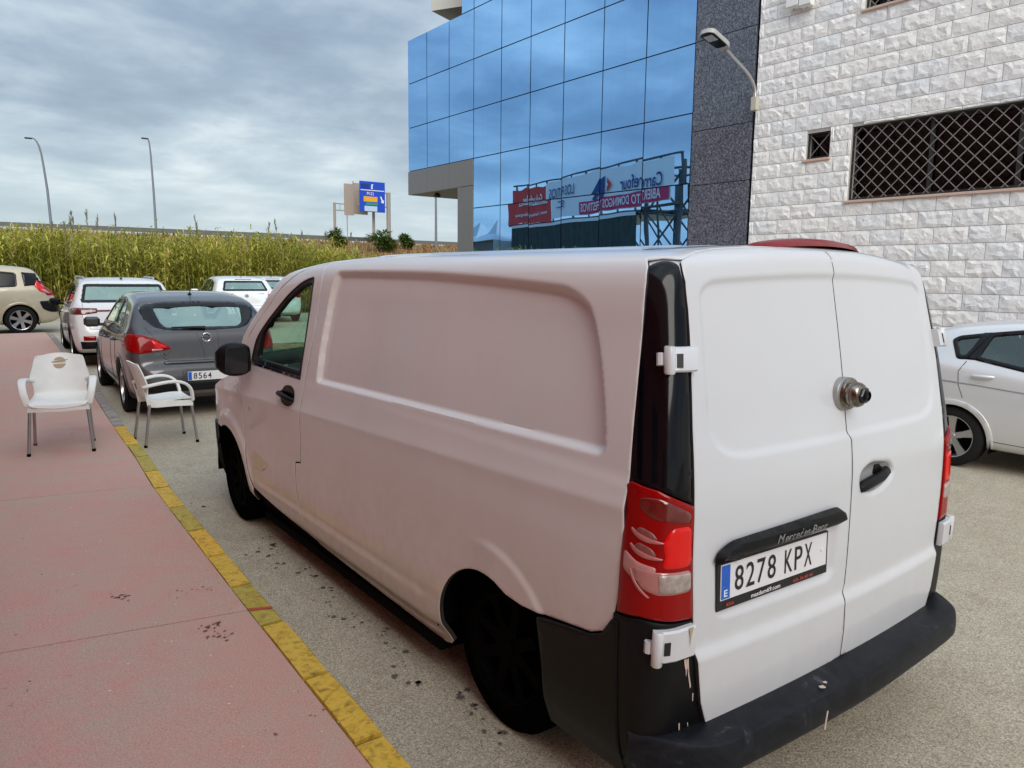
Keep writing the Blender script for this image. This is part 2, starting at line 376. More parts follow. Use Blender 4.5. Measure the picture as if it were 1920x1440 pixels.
def paint_yellow():
    m = bpy.data.materials.new('yellow_kerb'); m.use_nodes = True; t = m.node_tree; b = t.nodes['Principled BSDF']; g = N(t, 'ShaderNodeNewGeometry'); L = t.links.new
    a = N(t, 'ShaderNodeTexNoise', i_Scale=26.0, i_Detail=8.0, i_Roughness=.72, i_Distortion=.6); L(g.outputs['Position'], a.inputs['Vector'])
    c = ramp(t, a.outputs[0], [(.30, (.13, .09, .03)), (.37, (.30, .21, .04)), (.50, (.55, .385, .045)), (.66, (.58, .44, .11)), (.74, (.44, .34, .18))])
    r = N(t, 'ShaderNodeObjectInfo'); rr = ramp(t, r.outputs['Random'], [(0, (.66, .76, .9)), (.5, (1, 1, 1)), (1, (1.25, 1.02, .6))])
    m2 = N(t, 'ShaderNodeMix', data_type='RGBA', blend_type='MULTIPLY', i_0=.9); L(c.outputs[0], m2.inputs[6]); L(rr.outputs[0], m2.inputs[7]); L(m2.outputs[2], b.inputs['Base Color'])
    b.inputs['Roughness'].default_value = .7
    bp = N(t, 'ShaderNodeBump', i_Strength=.5, i_Distance=.004); L(a.outputs[0], bp.inputs['Height']); L(bp.outputs[0], b.inputs['Normal'])
    return m
M_YEL = paint_yellow()
M_KERB = mat('kerb_concrete', (.34, .30, .27), .9, noise_amt=.35, noise_scale=9, bump=.5, bump_scale=80)
M_RED = mat('red_paint_mark', (.42, .06, .04), .7)
M_JOINT = mat('joint_dirt', (.10, .075, .065), .95)
M_MORTAR = mat('mortar', (.78, .78, .77), .95)
def split_face():
    m = bpy.data.materials.new('split_face_block'); m.use_nodes = True; t = m.node_tree; b = t.nodes['Principled BSDF']; L = t.links.new
    tcn = N(t, 'ShaderNodeTexCoord'); oi = N(t, 'ShaderNodeObjectInfo'); g = N(t, 'ShaderNodeNewGeometry')
    a = N(t, 'ShaderNodeTexNoise', i_Scale=16.0, i_Detail=9.0, i_Roughness=.68, i_Distortion=.8); L(g.outputs['Position'], a.inputs['Vector'])
    v = N(t, 'ShaderNodeTexVoronoi', i_Scale=17.0, feature='F1'); mv = N(t, 'ShaderNodeMix', data_type='VECTOR', i_0=.12); L(g.outputs['Position'], mv.inputs[4]); L(a.outputs['Color'], mv.inputs[5]); L(mv.outputs[1], v.inputs['Vector'])
    ad = N(t, 'ShaderNodeMath', operation='MULTIPLY_ADD', i_1=.55); L(v.outputs['Distance'], ad.inputs[0]); L(a.outputs[0], ad.inputs[2])
    bp = N(t, 'ShaderNodeBump', i_Strength=.6, i_Distance=.016); L(ad.outputs[0], bp.inputs['Height']); L(bp.outputs[0], b.inputs['Normal'])
    c = ramp(t, a.outputs[0], [(.3, (.78, .78, .78)), (.5, (.87, .87, .865)), (.7, (.92, .915, .905))])
    rr = ramp(t, oi.outputs['Random'], [(0, (.93, .95, .97)), (.5, (1, .985, .98)), (1, (1.03, 1.02, 1.0))])
    m2 = N(t, 'ShaderNodeMix', data_type='RGBA', blend_type='MULTIPLY', i_0=1.0); L(c.outputs[0], m2.inputs[6]); L(rr.outputs[0], m2.inputs[7]); L(m2.outputs[2], b.inputs['Base Color'])
    b.inputs['Roughness'].default_value = .75; return m
M_BLOCK = split_face()
def granite(name, lo, mid, hi, rough=.12, sc_=60.):
    m = bpy.data.materials.new(name); m.use_nodes = True; t = m.node_tree; b = t.nodes['Principled BSDF']; L = t.links.new
    g = N(t, 'ShaderNodeNewGeometry'); a = N(t, 'ShaderNodeTexNoise', i_Scale=sc_, i_Detail=4.0, i_Roughness=.75); L(g.outputs['Position'], a.inputs['Vector'])
    c = ramp(t, a.outputs[0], [(.36, lo), (.5, mid), (.66, hi)]); L(c.outputs[0], b.inputs['Base Color']); b.inputs['Roughness'].default_value = rough
    b.inputs['Specular IOR Level'].default_value = .5; return m
M_GRAN = granite('dark_granite', (.03, .036, .050), (.095, .108, .145), (.25, .265, .30), .10, 38.)
M_GRAN2 = granite('grey_granite', (.10, .10, .105), (.17, .17, .17), (.24, .235, .23), .35, 50.)
def facade_glass():
    m = bpy.data.materials.new('blue_mirror_glass'); m.use_nodes = True; t = m.node_tree; t.nodes.clear(); L = t.links.new
    gl = N(t, 'ShaderNodeBsdfGlossy'); gl.inputs['Color'].default_value = (.30, .57, .93, 1); gl.inputs['Roughness'].default_value = .006
    g2 = N(t, 'ShaderNodeBsdfGlossy'); g2.inputs['Color'].default_value = (.8, .9, 1, 1); g2.inputs['Roughness'].default_value = .01
    g = N(t, 'ShaderNodeNewGeometry'); mp = N(t, 'ShaderNodeMapping'); mp.inputs['Scale'].default_value = (1, 9, .35); L(g.outputs['Position'], mp.inputs['Vector'])
    a = N(t, 'ShaderNodeTexNoise', i_Scale=1.3, i_Detail=6.0); L(mp.outputs[0], a.inputs['Vector'])
    df = N(t, 'ShaderNodeBsdfDiffuse'); df.inputs['Color'].default_value = (.10, .15, .20, 1)
    rr = ramp(t, a.outputs[0], [(.5, .02), (.8, .07)]); m1 = N(t, 'ShaderNodeMixShader'); L(rr.outputs[0], m1.inputs[0]); L(gl.outputs[0], m1.inputs[1]); L(df.outputs[0], m1.inputs[2])
    fr = N(t, 'ShaderNodeFresnel', i_IOR=1.35); m2 = N(t, 'ShaderNodeMixShader'); L(fr.outputs[0], m2.inputs[0]); L(m1.outputs[0], m2.inputs[1]); L(g2.outputs[0], m2.inputs[2])
    w2 = N(t, 'ShaderNodeTexNoise', i_Scale=.9, i_Detail=1.0); L(g.outputs['Position'], w2.inputs['Vector']); bp = N(t, 'ShaderNodeBump', i_Strength=.10, i_Distance=.02); L(w2.outputs[0], bp.inputs['Height'])
    L(bp.outputs[0], gl.inputs['Normal']); L(bp.outputs[0], g2.inputs['Normal'])
    o = N(t, 'ShaderNodeOutputMaterial'); L(m2.outputs[0], o.inputs[0]); return m
M_MIRROR = facade_glass()
def clear_glass(name, tint, ior=1.5, rough=.0, extra=0., gc=(1, 1, 1)):
    m = bpy.data.materials.new(name); m.use_nodes = True; t = m.node_tree; t.nodes.clear(); L = t.links.new
    tr = N(t, 'ShaderNodeBsdfTransparent'); tr.inputs[0].default_value = (*tint, 1); gl = N(t, 'ShaderNodeBsdfGlossy'); gl.inputs['Roughness'].default_value = rough; gl.inputs['Color'].default_value = (*gc, 1)
    fr = N(t, 'ShaderNodeFresnel', i_IOR=ior); gg = N(t, 'ShaderNodeNewGeometry'); im = N(t, 'ShaderNodeMix', data_type='FLOAT'); L(gg.outputs['Backfacing'], im.inputs[0]); im.inputs[2].default_value = ior; im.inputs[3].default_value = 1/ior; L(im.outputs[0], fr.inputs['IOR']); ad = N(t, 'ShaderNodeMath', operation='ADD', i_1=extra, use_clamp=True); L(fr.outputs[0], ad.inputs[0])
    mxs = N(t, 'ShaderNodeMixShader'); L(ad.outputs[0], mxs.inputs[0]); L(tr.outputs[0], mxs.inputs[1]); L(gl.outputs[0], mxs.inputs[2]); o = N(t, 'ShaderNodeOutputMaterial'); L(mxs.outputs[0], o.inputs[0]); return m
M_CARGLASS = clear_glass('car_glass', (.62, .76, .70), 1.55, 0, .07, (.85, 1, .94))
M_REARGLASS = clear_glass('tinted_rear_glass', (.5, .68, .60), 1.55, 0, .32, (.72, .92, .84))
M_VANGLASS = clear_glass('van_side_glass', (.66, .86, .77), 1.3, 0, .01, (.85, 1, .94))
M_DARKGLASS = clear_glass('dark_glass', (.12, .15, .16), 1.6, 0, .05)
M_WINGLASS = clear_glass('window_glass', (.25, .3, .3), 1.35, 0, .0)
M_FRIT = mat('black_frit', (.004, .004, .005), .08, spec=.35)
M_BLACKPL = mat('black_plastic', (.005, .005, .006), .42, spec=.22, noise_amt=.3, noise_scale=30, bump=.08, bump_scale=400)
M_GLOSSBLACK = mat('gloss_black', (.002, .002, .004), .10, spec=.28)
M_SEAMD = mat('seam_dark', (.02, .018, .018), .9)
M_RUBBER = mat('rubber', (.003, .003, .003), .9, spec=.0)
M_UNDER = mat('underbody_shade', (.003, .003, .003), .95, spec=.05)
M_TYRE = mat('tyre', (.010, .010, .010), .8, spec=.2, bump=.3, bump_scale=90)
M_RIM = mat('alloy', (.45, .46, .47), .28, metal=.9)
M_STEEL = mat('steel_rim_black', (.003, .003, .003), .8, spec=.03)
M_ALU = mat('brushed_aluminium', (.55, .55, .56), .32, metal=1.)
M_CHROME = mat('chrome', (.75, .75, .76), .12, metal=1.)
M_WHITE = mat('white_plastic', (.80, .80, .78), .35)
M_GREYP = mat('grey_metal_paint', (.42, .43, .43), .5)
M_SEAT = mat('seat_fabric', (.03, .03, .033), .9)
M_PLATE = mat('plate_white', (.72, .72, .74), .35)
M_PBLUE = mat('plate_blue', (.01, .11, .55), .4)
M_INK = mat('black_ink', (.008, .008, .01), .5)
M_WINK = mat('white_ink', (.8, .8, .8), .5)
M_RINK = mat('red_ink', (.55, .05, .03), .5)
def carpaint(name, col, metal=0., rough=.32, dirt=.0, coat=1., flake=False, dcol=(.35, .26, .20)):
    m = bpy.data.materials.new(name); m.use_nodes = True; t = m.node_tree; b = t.nodes['Principled BSDF']; L = t.links.new
    b.inputs['Metallic'].default_value = metal; b.inputs['Roughness'].default_value = rough; b.inputs['Coat Weight'].default_value = coat; b.inputs['Coat Roughness'].default_value = .04
    b.inputs['Base Color'].default_value = (*col, 1)
    if dirt:
        g = N(t, 'ShaderNodeNewGeometry'); a = N(t, 'ShaderNodeTexNoise', i_Scale=2.2, i_Detail=8.0, i_Roughness=.62); mp = N(t, 'ShaderNodeMapping'); mp.inputs['Scale'].default_value = (1, 1, .6)
        L(g.outputs['Position'], mp.inputs[0]); L(mp.outputs[0], a.inputs['Vector']); r = ramp(t, a.outputs[0], [(.35, dirt*.25), (.8, dirt*.6)])
        sx = N(t, 'ShaderNodeSeparateXYZ'); L(g.outputs['Position'], sx.inputs[0]); hz_ = N(t, 'ShaderNodeMapRange'); hz_.inputs[1].default_value = 1.0; hz_.inputs[2].default_value = .25; hz_.inputs[3].default_value = 0; hz_.inputs[4].default_value = dirt*1.9; L(sx.outputs[2], hz_.inputs[0])  # stronger low down; on the van side this also carries painted pavement bounce
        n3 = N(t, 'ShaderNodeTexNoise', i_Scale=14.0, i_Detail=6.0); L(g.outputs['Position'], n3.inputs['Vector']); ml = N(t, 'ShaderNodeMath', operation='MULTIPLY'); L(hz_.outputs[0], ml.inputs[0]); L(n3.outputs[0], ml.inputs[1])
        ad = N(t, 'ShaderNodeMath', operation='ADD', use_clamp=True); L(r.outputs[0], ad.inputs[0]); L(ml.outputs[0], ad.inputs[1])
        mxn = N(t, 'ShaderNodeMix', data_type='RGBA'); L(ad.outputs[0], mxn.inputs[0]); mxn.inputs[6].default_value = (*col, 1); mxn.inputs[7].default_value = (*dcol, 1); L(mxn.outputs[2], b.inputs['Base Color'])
        r2 = ramp(t, a.outputs[0], [(.3, rough*.9), (.8, min(1, rough*1.5))]); L(r2.outputs[0], b.inputs['Roughness'])
    return m
M_VAN = carpaint('white_van_paint', (.62, .65, .69), rough=.42, dirt=.16, coat=.75, dcol=(.40, .27, .20))
M_VANSIDE = carpaint('dusty_bounce_tinted_van_paint', (.70, .70, .71), rough=.42, dirt=.34, coat=.75, dcol=(.46, .29, .22))  # some dust, plus warm pavement bounce painted into the side colour
M_REDLENS = mat('red_lens', (.26, .001, .001), .12, coat=.2, spec=.2)
M_REDLENS2 = mat('bright_red_lens', (.70, .004, .003), .10, coat=.4, spec=.3)
M_AMBER = mat('dark_red_lens', (.12, .003, .002), .10, coat=1.)
M_CLEARL = mat('clear_lens', (.42, .35, .32), .10, coat=1., noise_amt=.5, noise_scale=45, col2=(.28, .22, .20))
# ---------------------------------------------------------------- ground, road, pavement, kerb
def gz(y):
    y = np.asarray(y, float); return .20*sm(y, 15, 20)
def far_z(x, y):
    x = np.asarray(x, float); y = np.asarray(y, float); return -.03+gz(y)+6.0*sm(y, 46, 102)
def sheet(name, xs, ys, f, m, kind='structure'):
    X, Y = np.meshgrid(xs, ys, indexing='ij'); Z = f(X, Y); n, k = X.shape
    V = np.stack([X, Y, Z], -1).reshape(-1, 3); F = [(i*k+j, (i+1)*k+j, (i+1)*k+j+1, i*k+j+1) for i in range(n-1) for j in range(k-1)]
    o = mesh_obj(name, V, F, m, None, True); return tag(o, kind=kind)
M_FIELD = ground_mat('dry_field', (.20, .12, .05), (.28, .17, .07), (.13, .11, .04), .6, scale=.25, bump=1., fine=5.)
ys = np.concatenate([[-900, -300, -100], np.arange(-40, 26, 6), np.arange(26, 132, 4), [160, 300, 700, 1500]])
o = sheet('ground', np.concatenate([[-1500, -500, -200], np.arange(-100, 161, 20), [300, 700, 1500]]), ys, far_z, M_FIELD)
tag(o, 'dry brown field ground running out to the horizon behind the reeds')
xs = np.array([-40, -20, -8, -4, -1, 0, 2, 5, 8.4, 12, 20, 40]); ys = np.concatenate([[-30, -10, 0, 5, 10], np.arange(14, 28.1, 1.)])
o = sheet('road', xs, ys, lambda X, Y: gz(Y), M_ROAD); tag(o, 'worn pale asphalt street with small stones showing')
KY = np.array([-6, .99, 2.65, 4.3, 5.0, 6.0, 7.66, 10.5, 13.5, 17, 19.3])
KXI = np.array([-.75, -.507, -.450, -.386, -.355, -.28, -.19, .0, .20, .30, .34])
def kin(y): return np.interp(y, KY, KXI)
def kout(y): return kin(y)+.112
# pavement slabs: red concrete, divided by narrow control joints
pv = empty('pavement', 'red concrete pavement beside the kerb', None); pv['kind'] = 'structure'
del pv['label']; pv['label'] = 'red painted concrete pavement left of the yellow kerb'
jy = [-6.5, -.55, 2.32, 5.0, 7.75, 10.6, 13.6, 16.6, 19.7]
def jl(k, x): return jy[k]-.2*(x+.47)*(0 if k in (8,) else 1)
mjb = MB().add([(-3.6, -6.5, .06), (kin(-6.)-.005, -6.5, .06), (kin(-6.), -6, .06), (-.38, 4.3, .06), (-.2, 7.6, .06), (.18, 13.5, .06), (.3, 17, .06), (.32, 19.6, .2), (-3.6, 19.6, .2)], [tuple(range(9))])
mjb.build('joint_bed', M_JOINT, pv)
for k in range(len(jy)-1):
    g = .008; poly = []
    xs_ = [-5.6, -1.6]
    yb = np.linspace(jy[k]+g, jy[k+1]-g, 7)
    right = [(kin(y)-.006, y) for y in yb]
    right = [(x, y) for x, y in right]
    poly = [(-3.6, jl(k, -3.6)+g)]+right+[(-3.6, jl(k+1, -3.6)-g)]
    poly[1] = (poly[1][0], jl(k, poly[1][0])+g); poly[-2] = (poly[-2][0], jl(k+1, poly[-2][0])-g)
    v, f = tri2d(poly, .5); z = .12+gz(v[:, 1])+.0015*np.sin(v[:, 0]*2.1+k)
    P = np.c_[v, z]; n = np.tile([0., 0, 1], (len(P), 1)); a = P[f]; 
    if np.cross(a[:, 1]-a[:, 0], a[:, 2]-a[:, 0])[:, 2].sum() < 0: f = f[:, ::-1]
    o = rimmed('paving_slab', P, f, n, [M_PAVE], pv, .05, .003); auto_smooth(o, 20)
kb = empty('kerb', None, None); kb['kind'] = 'structure'; kb['label'] = 'kerb of painted yellow stones, turning bare grey-pink farther on'
joints = [-6]+[-6+.56*i for i in range(1, 13)]+[1.0, 1.53, 2.105, 2.64, 3.165, 3.70, 4.29, 4.88, 5.45, 6.05, 6.6, 7.12, 7.66]
j2 = 7.66
while j2 < 19.0: j2 += .56; joints.append(j2)
joints = sorted(j for j in joints if j <= .48 or j >= .99)
for a, b in zip(joints[:-1], joints[1:]):
    yel = b <= 7.7; g = .014; z = float(.126+gz((a+b)/2)); dz = random.uniform(-.002, .003); dx = random.uniform(-.003, .003)
    pts = []; nseg = 4; L1 = []; 
    prof = [(0.0, -.10), (0.0, -.004), (.006, 0.0), (.5, .001), (.93, 0.0), (1.0, -.010), (1.06, -.16)]
    V = []; F = []; M_ = 7
    for i, y in enumerate(np.linspace(a+g, b-g, nseg)):
        e = .004 if i in (0, nseg-1) else 0
        zz = float(gz(y))-float(gz((a+b)/2))
        for (t, h) in prof:
            x = kin(y)*(1-t)+kout(y)*t+dx+random.uniform(-.0012, .0012); V.append((x, y+random.uniform(-.002, .002), z+h+dz+zz-(e if h > -.05 else 0)+random.uniform(-.0008, .0008)))
    for i in range(nseg-1):
        for k in range(6): F.append((i*7+k, i*7+k+1, (i+1)*7+k+1, (i+1)*7+k))
    F.append(tuple(range(7))); F.append(tuple(range((nseg-1)*7, nseg*7)))
    o = MB().add(V, F).build('kerb_stone', M_YEL if yel else M_KERB, kb, auto=40)
    o.data.materials[0] = M_YEL if yel else M_KERB
mesh_obj('kerb_bed', [(kin(y)-.004 if s == 0 else kout(y)-.008, y, .105+gz(y)) for y in (-6, 1, 4, 7, 10, 13, 16, 19) for s in (0, 1)], [(2*i, 2*i+1, 2*i+3, 2*i+2) for i in range(7)], M_JOINT, kb)
mesh_obj('red_paint_stripe', [(kin(2.29)-.002, 2.29, .1290), (kout(2.25)-.010, 2.25, .1290), (kout(2.275)-.010, 2.278, .1290), (kin(2.32)-.002, 2.32, .1290)], [(0, 1, 2, 3)], M_RED, kb)

def marks(name, pts, z, m_, lab, r0=.012, n=9):
    b_ = MB()
    for (x, y, k, spread) in pts:
        for _ in range(k):
            cx, cy, r = x+random.gauss(0, spread), y+random.gauss(0, spread), r0*random.uniform(.3, 1.4); e = random.uniform(.4, 1); a0 = random.random()*3
            q = [(r*random.uniform(.6, 1.2)*cos(a), r*e*random.uniform(.6, 1.2)*sin(a)) for a in np.linspace(0, 2*pi, n)[:-1]]
            b_.add([(cx+u*cos(a0)-v*sin(a0), cy+u*sin(a0)+v*cos(a0), z) for u, v in q], [tuple(range(n-1))])
    o = b_.build(name, m_); return tag(o, lab, kind='stuff')
M_STAIN = mat('dark_stain', (.20, .105, .09), .85); M_OIL = mat('oil_stain', (.11, .095, .08), .8); M_CHIP = mat('pale_chip', (.72, .66, .58), .8)
marks('shoe_marks', [(-.66, 2.24, 22, .035), (-.64, 2.12, 20, .03), (-.95, 2.85, 16, .045), (-.70, 2.72, 10, .03), (-.55, 2.70, 9, .03), (-.55, 1.25, 3, .02), (-.72, 1.25, 3, .015)], .1228, M_STAIN, 'dark shoe and dirt marks on the red pavement', .0085)
marks('pale_flecks', [(-.9, 3.5, 14, .4), (-1.1, 5.0, 16, .5), (-.9, 2.0, 12, .35), (-.75, 1.3, 10, .25), (-1.2, 2.6, 8, .3)], .1226, M_CHIP, 'small pale flecks scattered on the red pavement', .005)
marks('oil_stains', [(.03+.06*math.sin(i*1.3), .9+i*.17, 5, .03) for i in range(17)]+[(-.10, 3.4, 5, .05), (-.12, 4.6, 6, .12)], .004, M_OIL, 'dark oil stains on the road beside the white van', .014)

# ---------------------------------------------------------------- white split-face block building on the right
XF = 8.235
wb = empty('block_building', 'white building of rough split-face blocks with grated windows right of the granite pier', 'building', loc=(0, 0, 0))
WIN = [(4.275, .35, 2.83, 3.79), (4.93, 4.58, 3.43, 3.79), (4.22, 2.6, 5.23, 6.2)]     # y1, y0, z0, z1
core = MB()
def wall_rects(y0, y1, z0, z1, holes):
    """split a rectangle round rectangular holes"""
    ys_ = sorted({y0, y1}|{min(max(h[i], y0), y1) for h in holes for i in (0, 1)}); zs_ = sorted({z0, z1}|{min(max(h[i], z0), z1) for h in holes for i in (2, 3)})
    for a, b in zip(ys_[:-1], ys_[1:]):
        for c, d in zip(zs_[:-1], zs_[1:]):
            if b-a < 1e-6 or d-c < 1e-6: continue
            if any(h[1]-1e-6 <= a and b <= h[0]+1e-6 and h[2]-1e-6 <= c and d <= h[3]+1e-6 for h in holes): continue
            yield a, b, c, d
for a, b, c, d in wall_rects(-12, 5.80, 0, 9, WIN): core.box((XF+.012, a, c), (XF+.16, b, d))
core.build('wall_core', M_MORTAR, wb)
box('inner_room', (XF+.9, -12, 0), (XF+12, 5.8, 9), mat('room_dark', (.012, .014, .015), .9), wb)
# a few block shapes shared by all blocks
def block_mesh(k, L=.394, H=.194):
    r = random.Random(k); nx, nz = 7, 4; V = []; F = []
    for i in range(nx+1):
        for j in range(nz+1):
            e = (i in (0, nx) or j in (0, nz)); p = .006 if e else .008+.015*r.random()**1.2
            u = i/nx; v = j/nz
            V.append((-p, (u-.5)*L+(0 if e else r.uniform(-.018, .018)), (v-.5)*H+(0 if e else r.uniform(-.014, .014))))
    I = lambda i, j: i*(nz+1)+j
    for i in range(nx):
        for j in range(nz):
            q = (I(i, j), I(i, j+1), I(i+1, j+1), I(i+1, j))
            F += [(q[0], q[1], q[2]), (q[0], q[2], q[3])] if r.random() < .5 else [(q[0], q[1], q[3]), (q[1], q[2], q[3])]
    n = len(V); ring = [I(i, 0) for i in range(nx+1)]+[I(nx, j) for j in range(1, nz+1)]+[I(i, nz) for i in range(nx-1, -1, -1)]+[I(0, j) for j in range(nz-1, 0, -1)]
    for q in ring: V.append((.025, V[q][1], V[q][2]))
    m = len(ring)
    for a in range(m): F.append((ring[a], ring[(a+1) % m], n+(a+1) % m, n+a))
    me = bpy.data.meshes.new('block'); me.from_pydata(V, [], F); me.materials.append(M_BLOCK); me.update()
    b = bmesh.new(); b.from_mesh(me); bmesh.ops.recalc_face_normals(b, faces=b.faces); b.to_mesh(me); b.free(); return me
BM = [block_mesh(k) for k in range(14)]
far_blocks = MB(); cands = []
for row in range(0, 45):
    z0 = .03+.2*row-.0; z1 = z0+.2; off = .12 if row % 2 == 0 else .32
    y = off-12.4
    while y < 5.80:
        cands.append((y, min(y+.4, 5.80), z0, z1)); y += .4
vis = []
for (a, b, c, d) in cands:
    a = max(a, -12)
    if b-a < .04: continue
    segs = [(a, b, c, d)]
    for h in WIN:
        new = []
        for (p, q, r_, s_) in segs:
            if q <= h[1] or p >= h[0] or s_ <= h[2]+.02 or r_ >= h[3]-.02: new.append((p, q, r_, s_)); continue
            if p < h[1]-.03: new.append((p, h[1]-.003, r_, s_))
            if q > h[0]+.03: new.append((h[0]+.003, q, r_, s_))
            if r_ < h[2]-.03 and not (p < h[1] or q > h[0]): new.append((p, q, r_, h[2]))
            if s_ > h[3]+.03 and not (p < h[1] or q > h[0]): new.append((p, q, h[3], s_))
        segs = new
    for sgm in segs: vis.append(sgm)
nb_ = 0
for (a, b, c, d) in vis:
    g = .0035; ym = (a+b)/2; zm = (c+d)/2; L_ = b-a-2*g; H_ = d-c-2*g
    if L_ < .03 or H_ < .03: continue
    me = BM[random.randrange(14)]
    inview = ym > 1.55 and 1.15 < zm < 5.95 and nb_ < 290
    if inview:
        o = bpy.data.objects.new('block', me); COL.objects.link(o); o.parent = wb; o.location = (XF, ym, zm); o.scale = (1, L_/.394, H_/.194); nb_ += 1
        if random.random() < .5: o.rotation_euler = (pi, 0, 0)
    else:
        far_blocks.add([(XF+v.co.x, ym+v.co.y*L_/.394, zm+v.co.z*H_/.194) for v in me.vertices], [tuple(p.vertices) for p in me.polygons])
o = far_blocks.build('block', M_BLOCK, wb, fix=False); o['kind'] = 'stuff'
M_SILL = mat('pink_stone_sill', (.62, .45, .36), .6, noise_amt=.1, noise_scale=40)
M_FRAME = mat('dark_metal_frame', (.03, .03, .028), .5)
M_BAR = mat('grate_bar', (.24, .225, .21), .55, metal=.2)
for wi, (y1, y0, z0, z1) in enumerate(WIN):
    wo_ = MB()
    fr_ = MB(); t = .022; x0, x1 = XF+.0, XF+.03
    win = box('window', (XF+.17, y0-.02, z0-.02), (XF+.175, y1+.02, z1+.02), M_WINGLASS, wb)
    rv = MB()       # reveals
    rv.box((XF+.010, y1-.004, z0), (XF+.165, y1+.03, z1)); rv.box((XF+.010, y0-.03, z0), (XF+.165, y0+.004, z1)); rv.box((XF+.010, y0, z1-.004), (XF+.165, y1, z1+.03))
    rv.build('reveal', mat('reveal_paint', (.45, .44, .42), .9), win)
    box('sill', (XF-.045, y0-.03, z0-.032), (XF+.165, y1+.035, z0), M_SILL, win, bev=.004)
    for (a, b) in (((y0, z0), (y1, z0+t)), ((y0, z1-t), (y1, z1)), ((y0, z0+t), (y0+t, z1-t)), ((y1-t, z0+t), (y1, z1-t))):
        fr_.box((XF+.028, a[0], a[1]+.001), (XF+.06, b[0], b[1]+.001))
    fr_.build('frame', M_FRAME, win)
    # sash behind the grate
    sb = MB(); nn = max(1, int((y1-y0)/.95))
    for i in range(nn+1):
        yy = y0+(y1-y0)*i/nn; sb.box((XF+.12, yy-.022, z0), (XF+.16, yy+.022, z1))
    sb.box((XF+.121, y0, z0), (XF+.159, y1, z0+.05)); sb.box((XF+.121, y0, z1-.05), (XF+.159, y1, z1)); sb.build('sash', M_FRAME, win)
    if wi == 1: lines = [((y0+t, z0+t), (y1-t, z1-t)), ((y1-t, z0+t), (y0+t, z1-t))]
    else:
        lines = []; sp_ = .1755; W_ = y1-y0-2*t; H_ = z1-z0-2*t
        for s in (1, -1):
            k = -int(H_/sp_)-1
            while k*sp_ < W_:
                a = k*sp_+.06; u0 = max(a, 0); u1 = min(a+H_, W_)
                if u1-u0 > .03:
                    v0, v1 = u0-a, u1-a; p = (y0+t+u0 if s > 0 else y1-t-u0); q = (y0+t+u1 if s > 0 else y1-t-u1); lines.append(((p, z0+t+v0), (q, z0+t+v1)))
                k += 1
    for li, (p, q) in enumerate(lines):
        d = Vector((0, q[0]-p[0], q[1]-p[1])); L_ = d.length; xo = XF+.035+(.009 if (q[0] > p[0]) else 0)
        m_ = Matrix.Translation((xo, p[0], p[1])) @ Matrix.Rotation(math.atan2(d.z, d.y), 4, 'X')
        box('bar', (0, 0, -.0048), (.008, L_, .0048), M_BAR, win, M=m_)
# electrical boxes high on the wall
for (a, b, z, lab) in ((5.30, 5.12, 5.48, 'grey-white electrical box high on the block wall, nearer the granite pier'), (5.10, 4.92, 5.455, 'white electrical box high on the block wall, nearer the upper grated window')):
    e = empty('junction_box', lab, 'electrical box', 'junction boxes high on the block wall', loc=(XF-.035, (a+b)/2, z))
    box('housing', (-.09, -(a-b)/2+.004, 0), (0.0, (a-b)/2-.004, .34), M_WHITE, e, bev=.008)
    box('lid', (-.105, -(a-b)/2-.003, .02), (-.0905, (a-b)/2+.003, .36), M_WHITE, e, bev=.005)
    MB().tube([(-.04, 0, .0), (-.04, 0, -.03)], .012, 8).build('conduit', M_GREYP, e)
# wall lamp
lp = empty('wall_lamp', 'street lamp with flat black-faced head on a curved bracket fixed to the white block wall', 'lamp', loc=(8.2, 5.75, 4.3))
def rel(p): return (p[0]-8.2, p[1]-5.75, p[2]-4.3)
MB().tube([rel(p) for p in ((8.12, 5.74, 4.22), (8.12, 5.74, 4.42), (8.11, 5.75, 4.52), (8.06, 5.75, 4.60), (7.97, 5.75, 4.67), (7.86, 5.75, 4.735), (7.62, 5.75, 4.84), (7.42, 5.75, 4.935))], .026, 12).build('bracket_arm', M_ALU, lp, auto=50)
MB().box((-.115, -.06, -.09), (-.03, .035, .10), bev=.006).build('mounting_box', mat('cream_metal', (.52, .48, .40), .5), lp)
d_ = Vector((7.42-7.62, 0, 4.98-4.87)).normalized(); ang = math.atan2(d_.z, -d_.x)
hm_ = Matrix.Translation(rel((7.40, 5.75, 4.945))) @ Matrix.Rotation(ang*.55, 4, 'Y')
hd = MB(); hd.prism(roundpoly([(.05, -.03), (.05, .03), (-.05, .10), (-.42, .125), (-.47, .06), (-.47, -.06), (-.42, -.125), (-.05, -.10)], .05, 4), -.012, .045, M=hm_); hd.build('lamp_head', M_GREYP, lp, auto=40)
hd = MB(); hd.prism(roundpoly([(-.07, -.088), (-.07, .088), (-.42, .11), (-.455, .05), (-.455, -.05), (-.42, -.11)], .04, 4), -.020, -.013, M=hm_); hd.build('lamp_glass', M_GLOSSBLACK, lp)
box('led_panel', (-.40, -.075, -.024), (-.26, .075, -.0202), mat('led_grey', (.45, .46, .48), .3), lp, M=hm_)

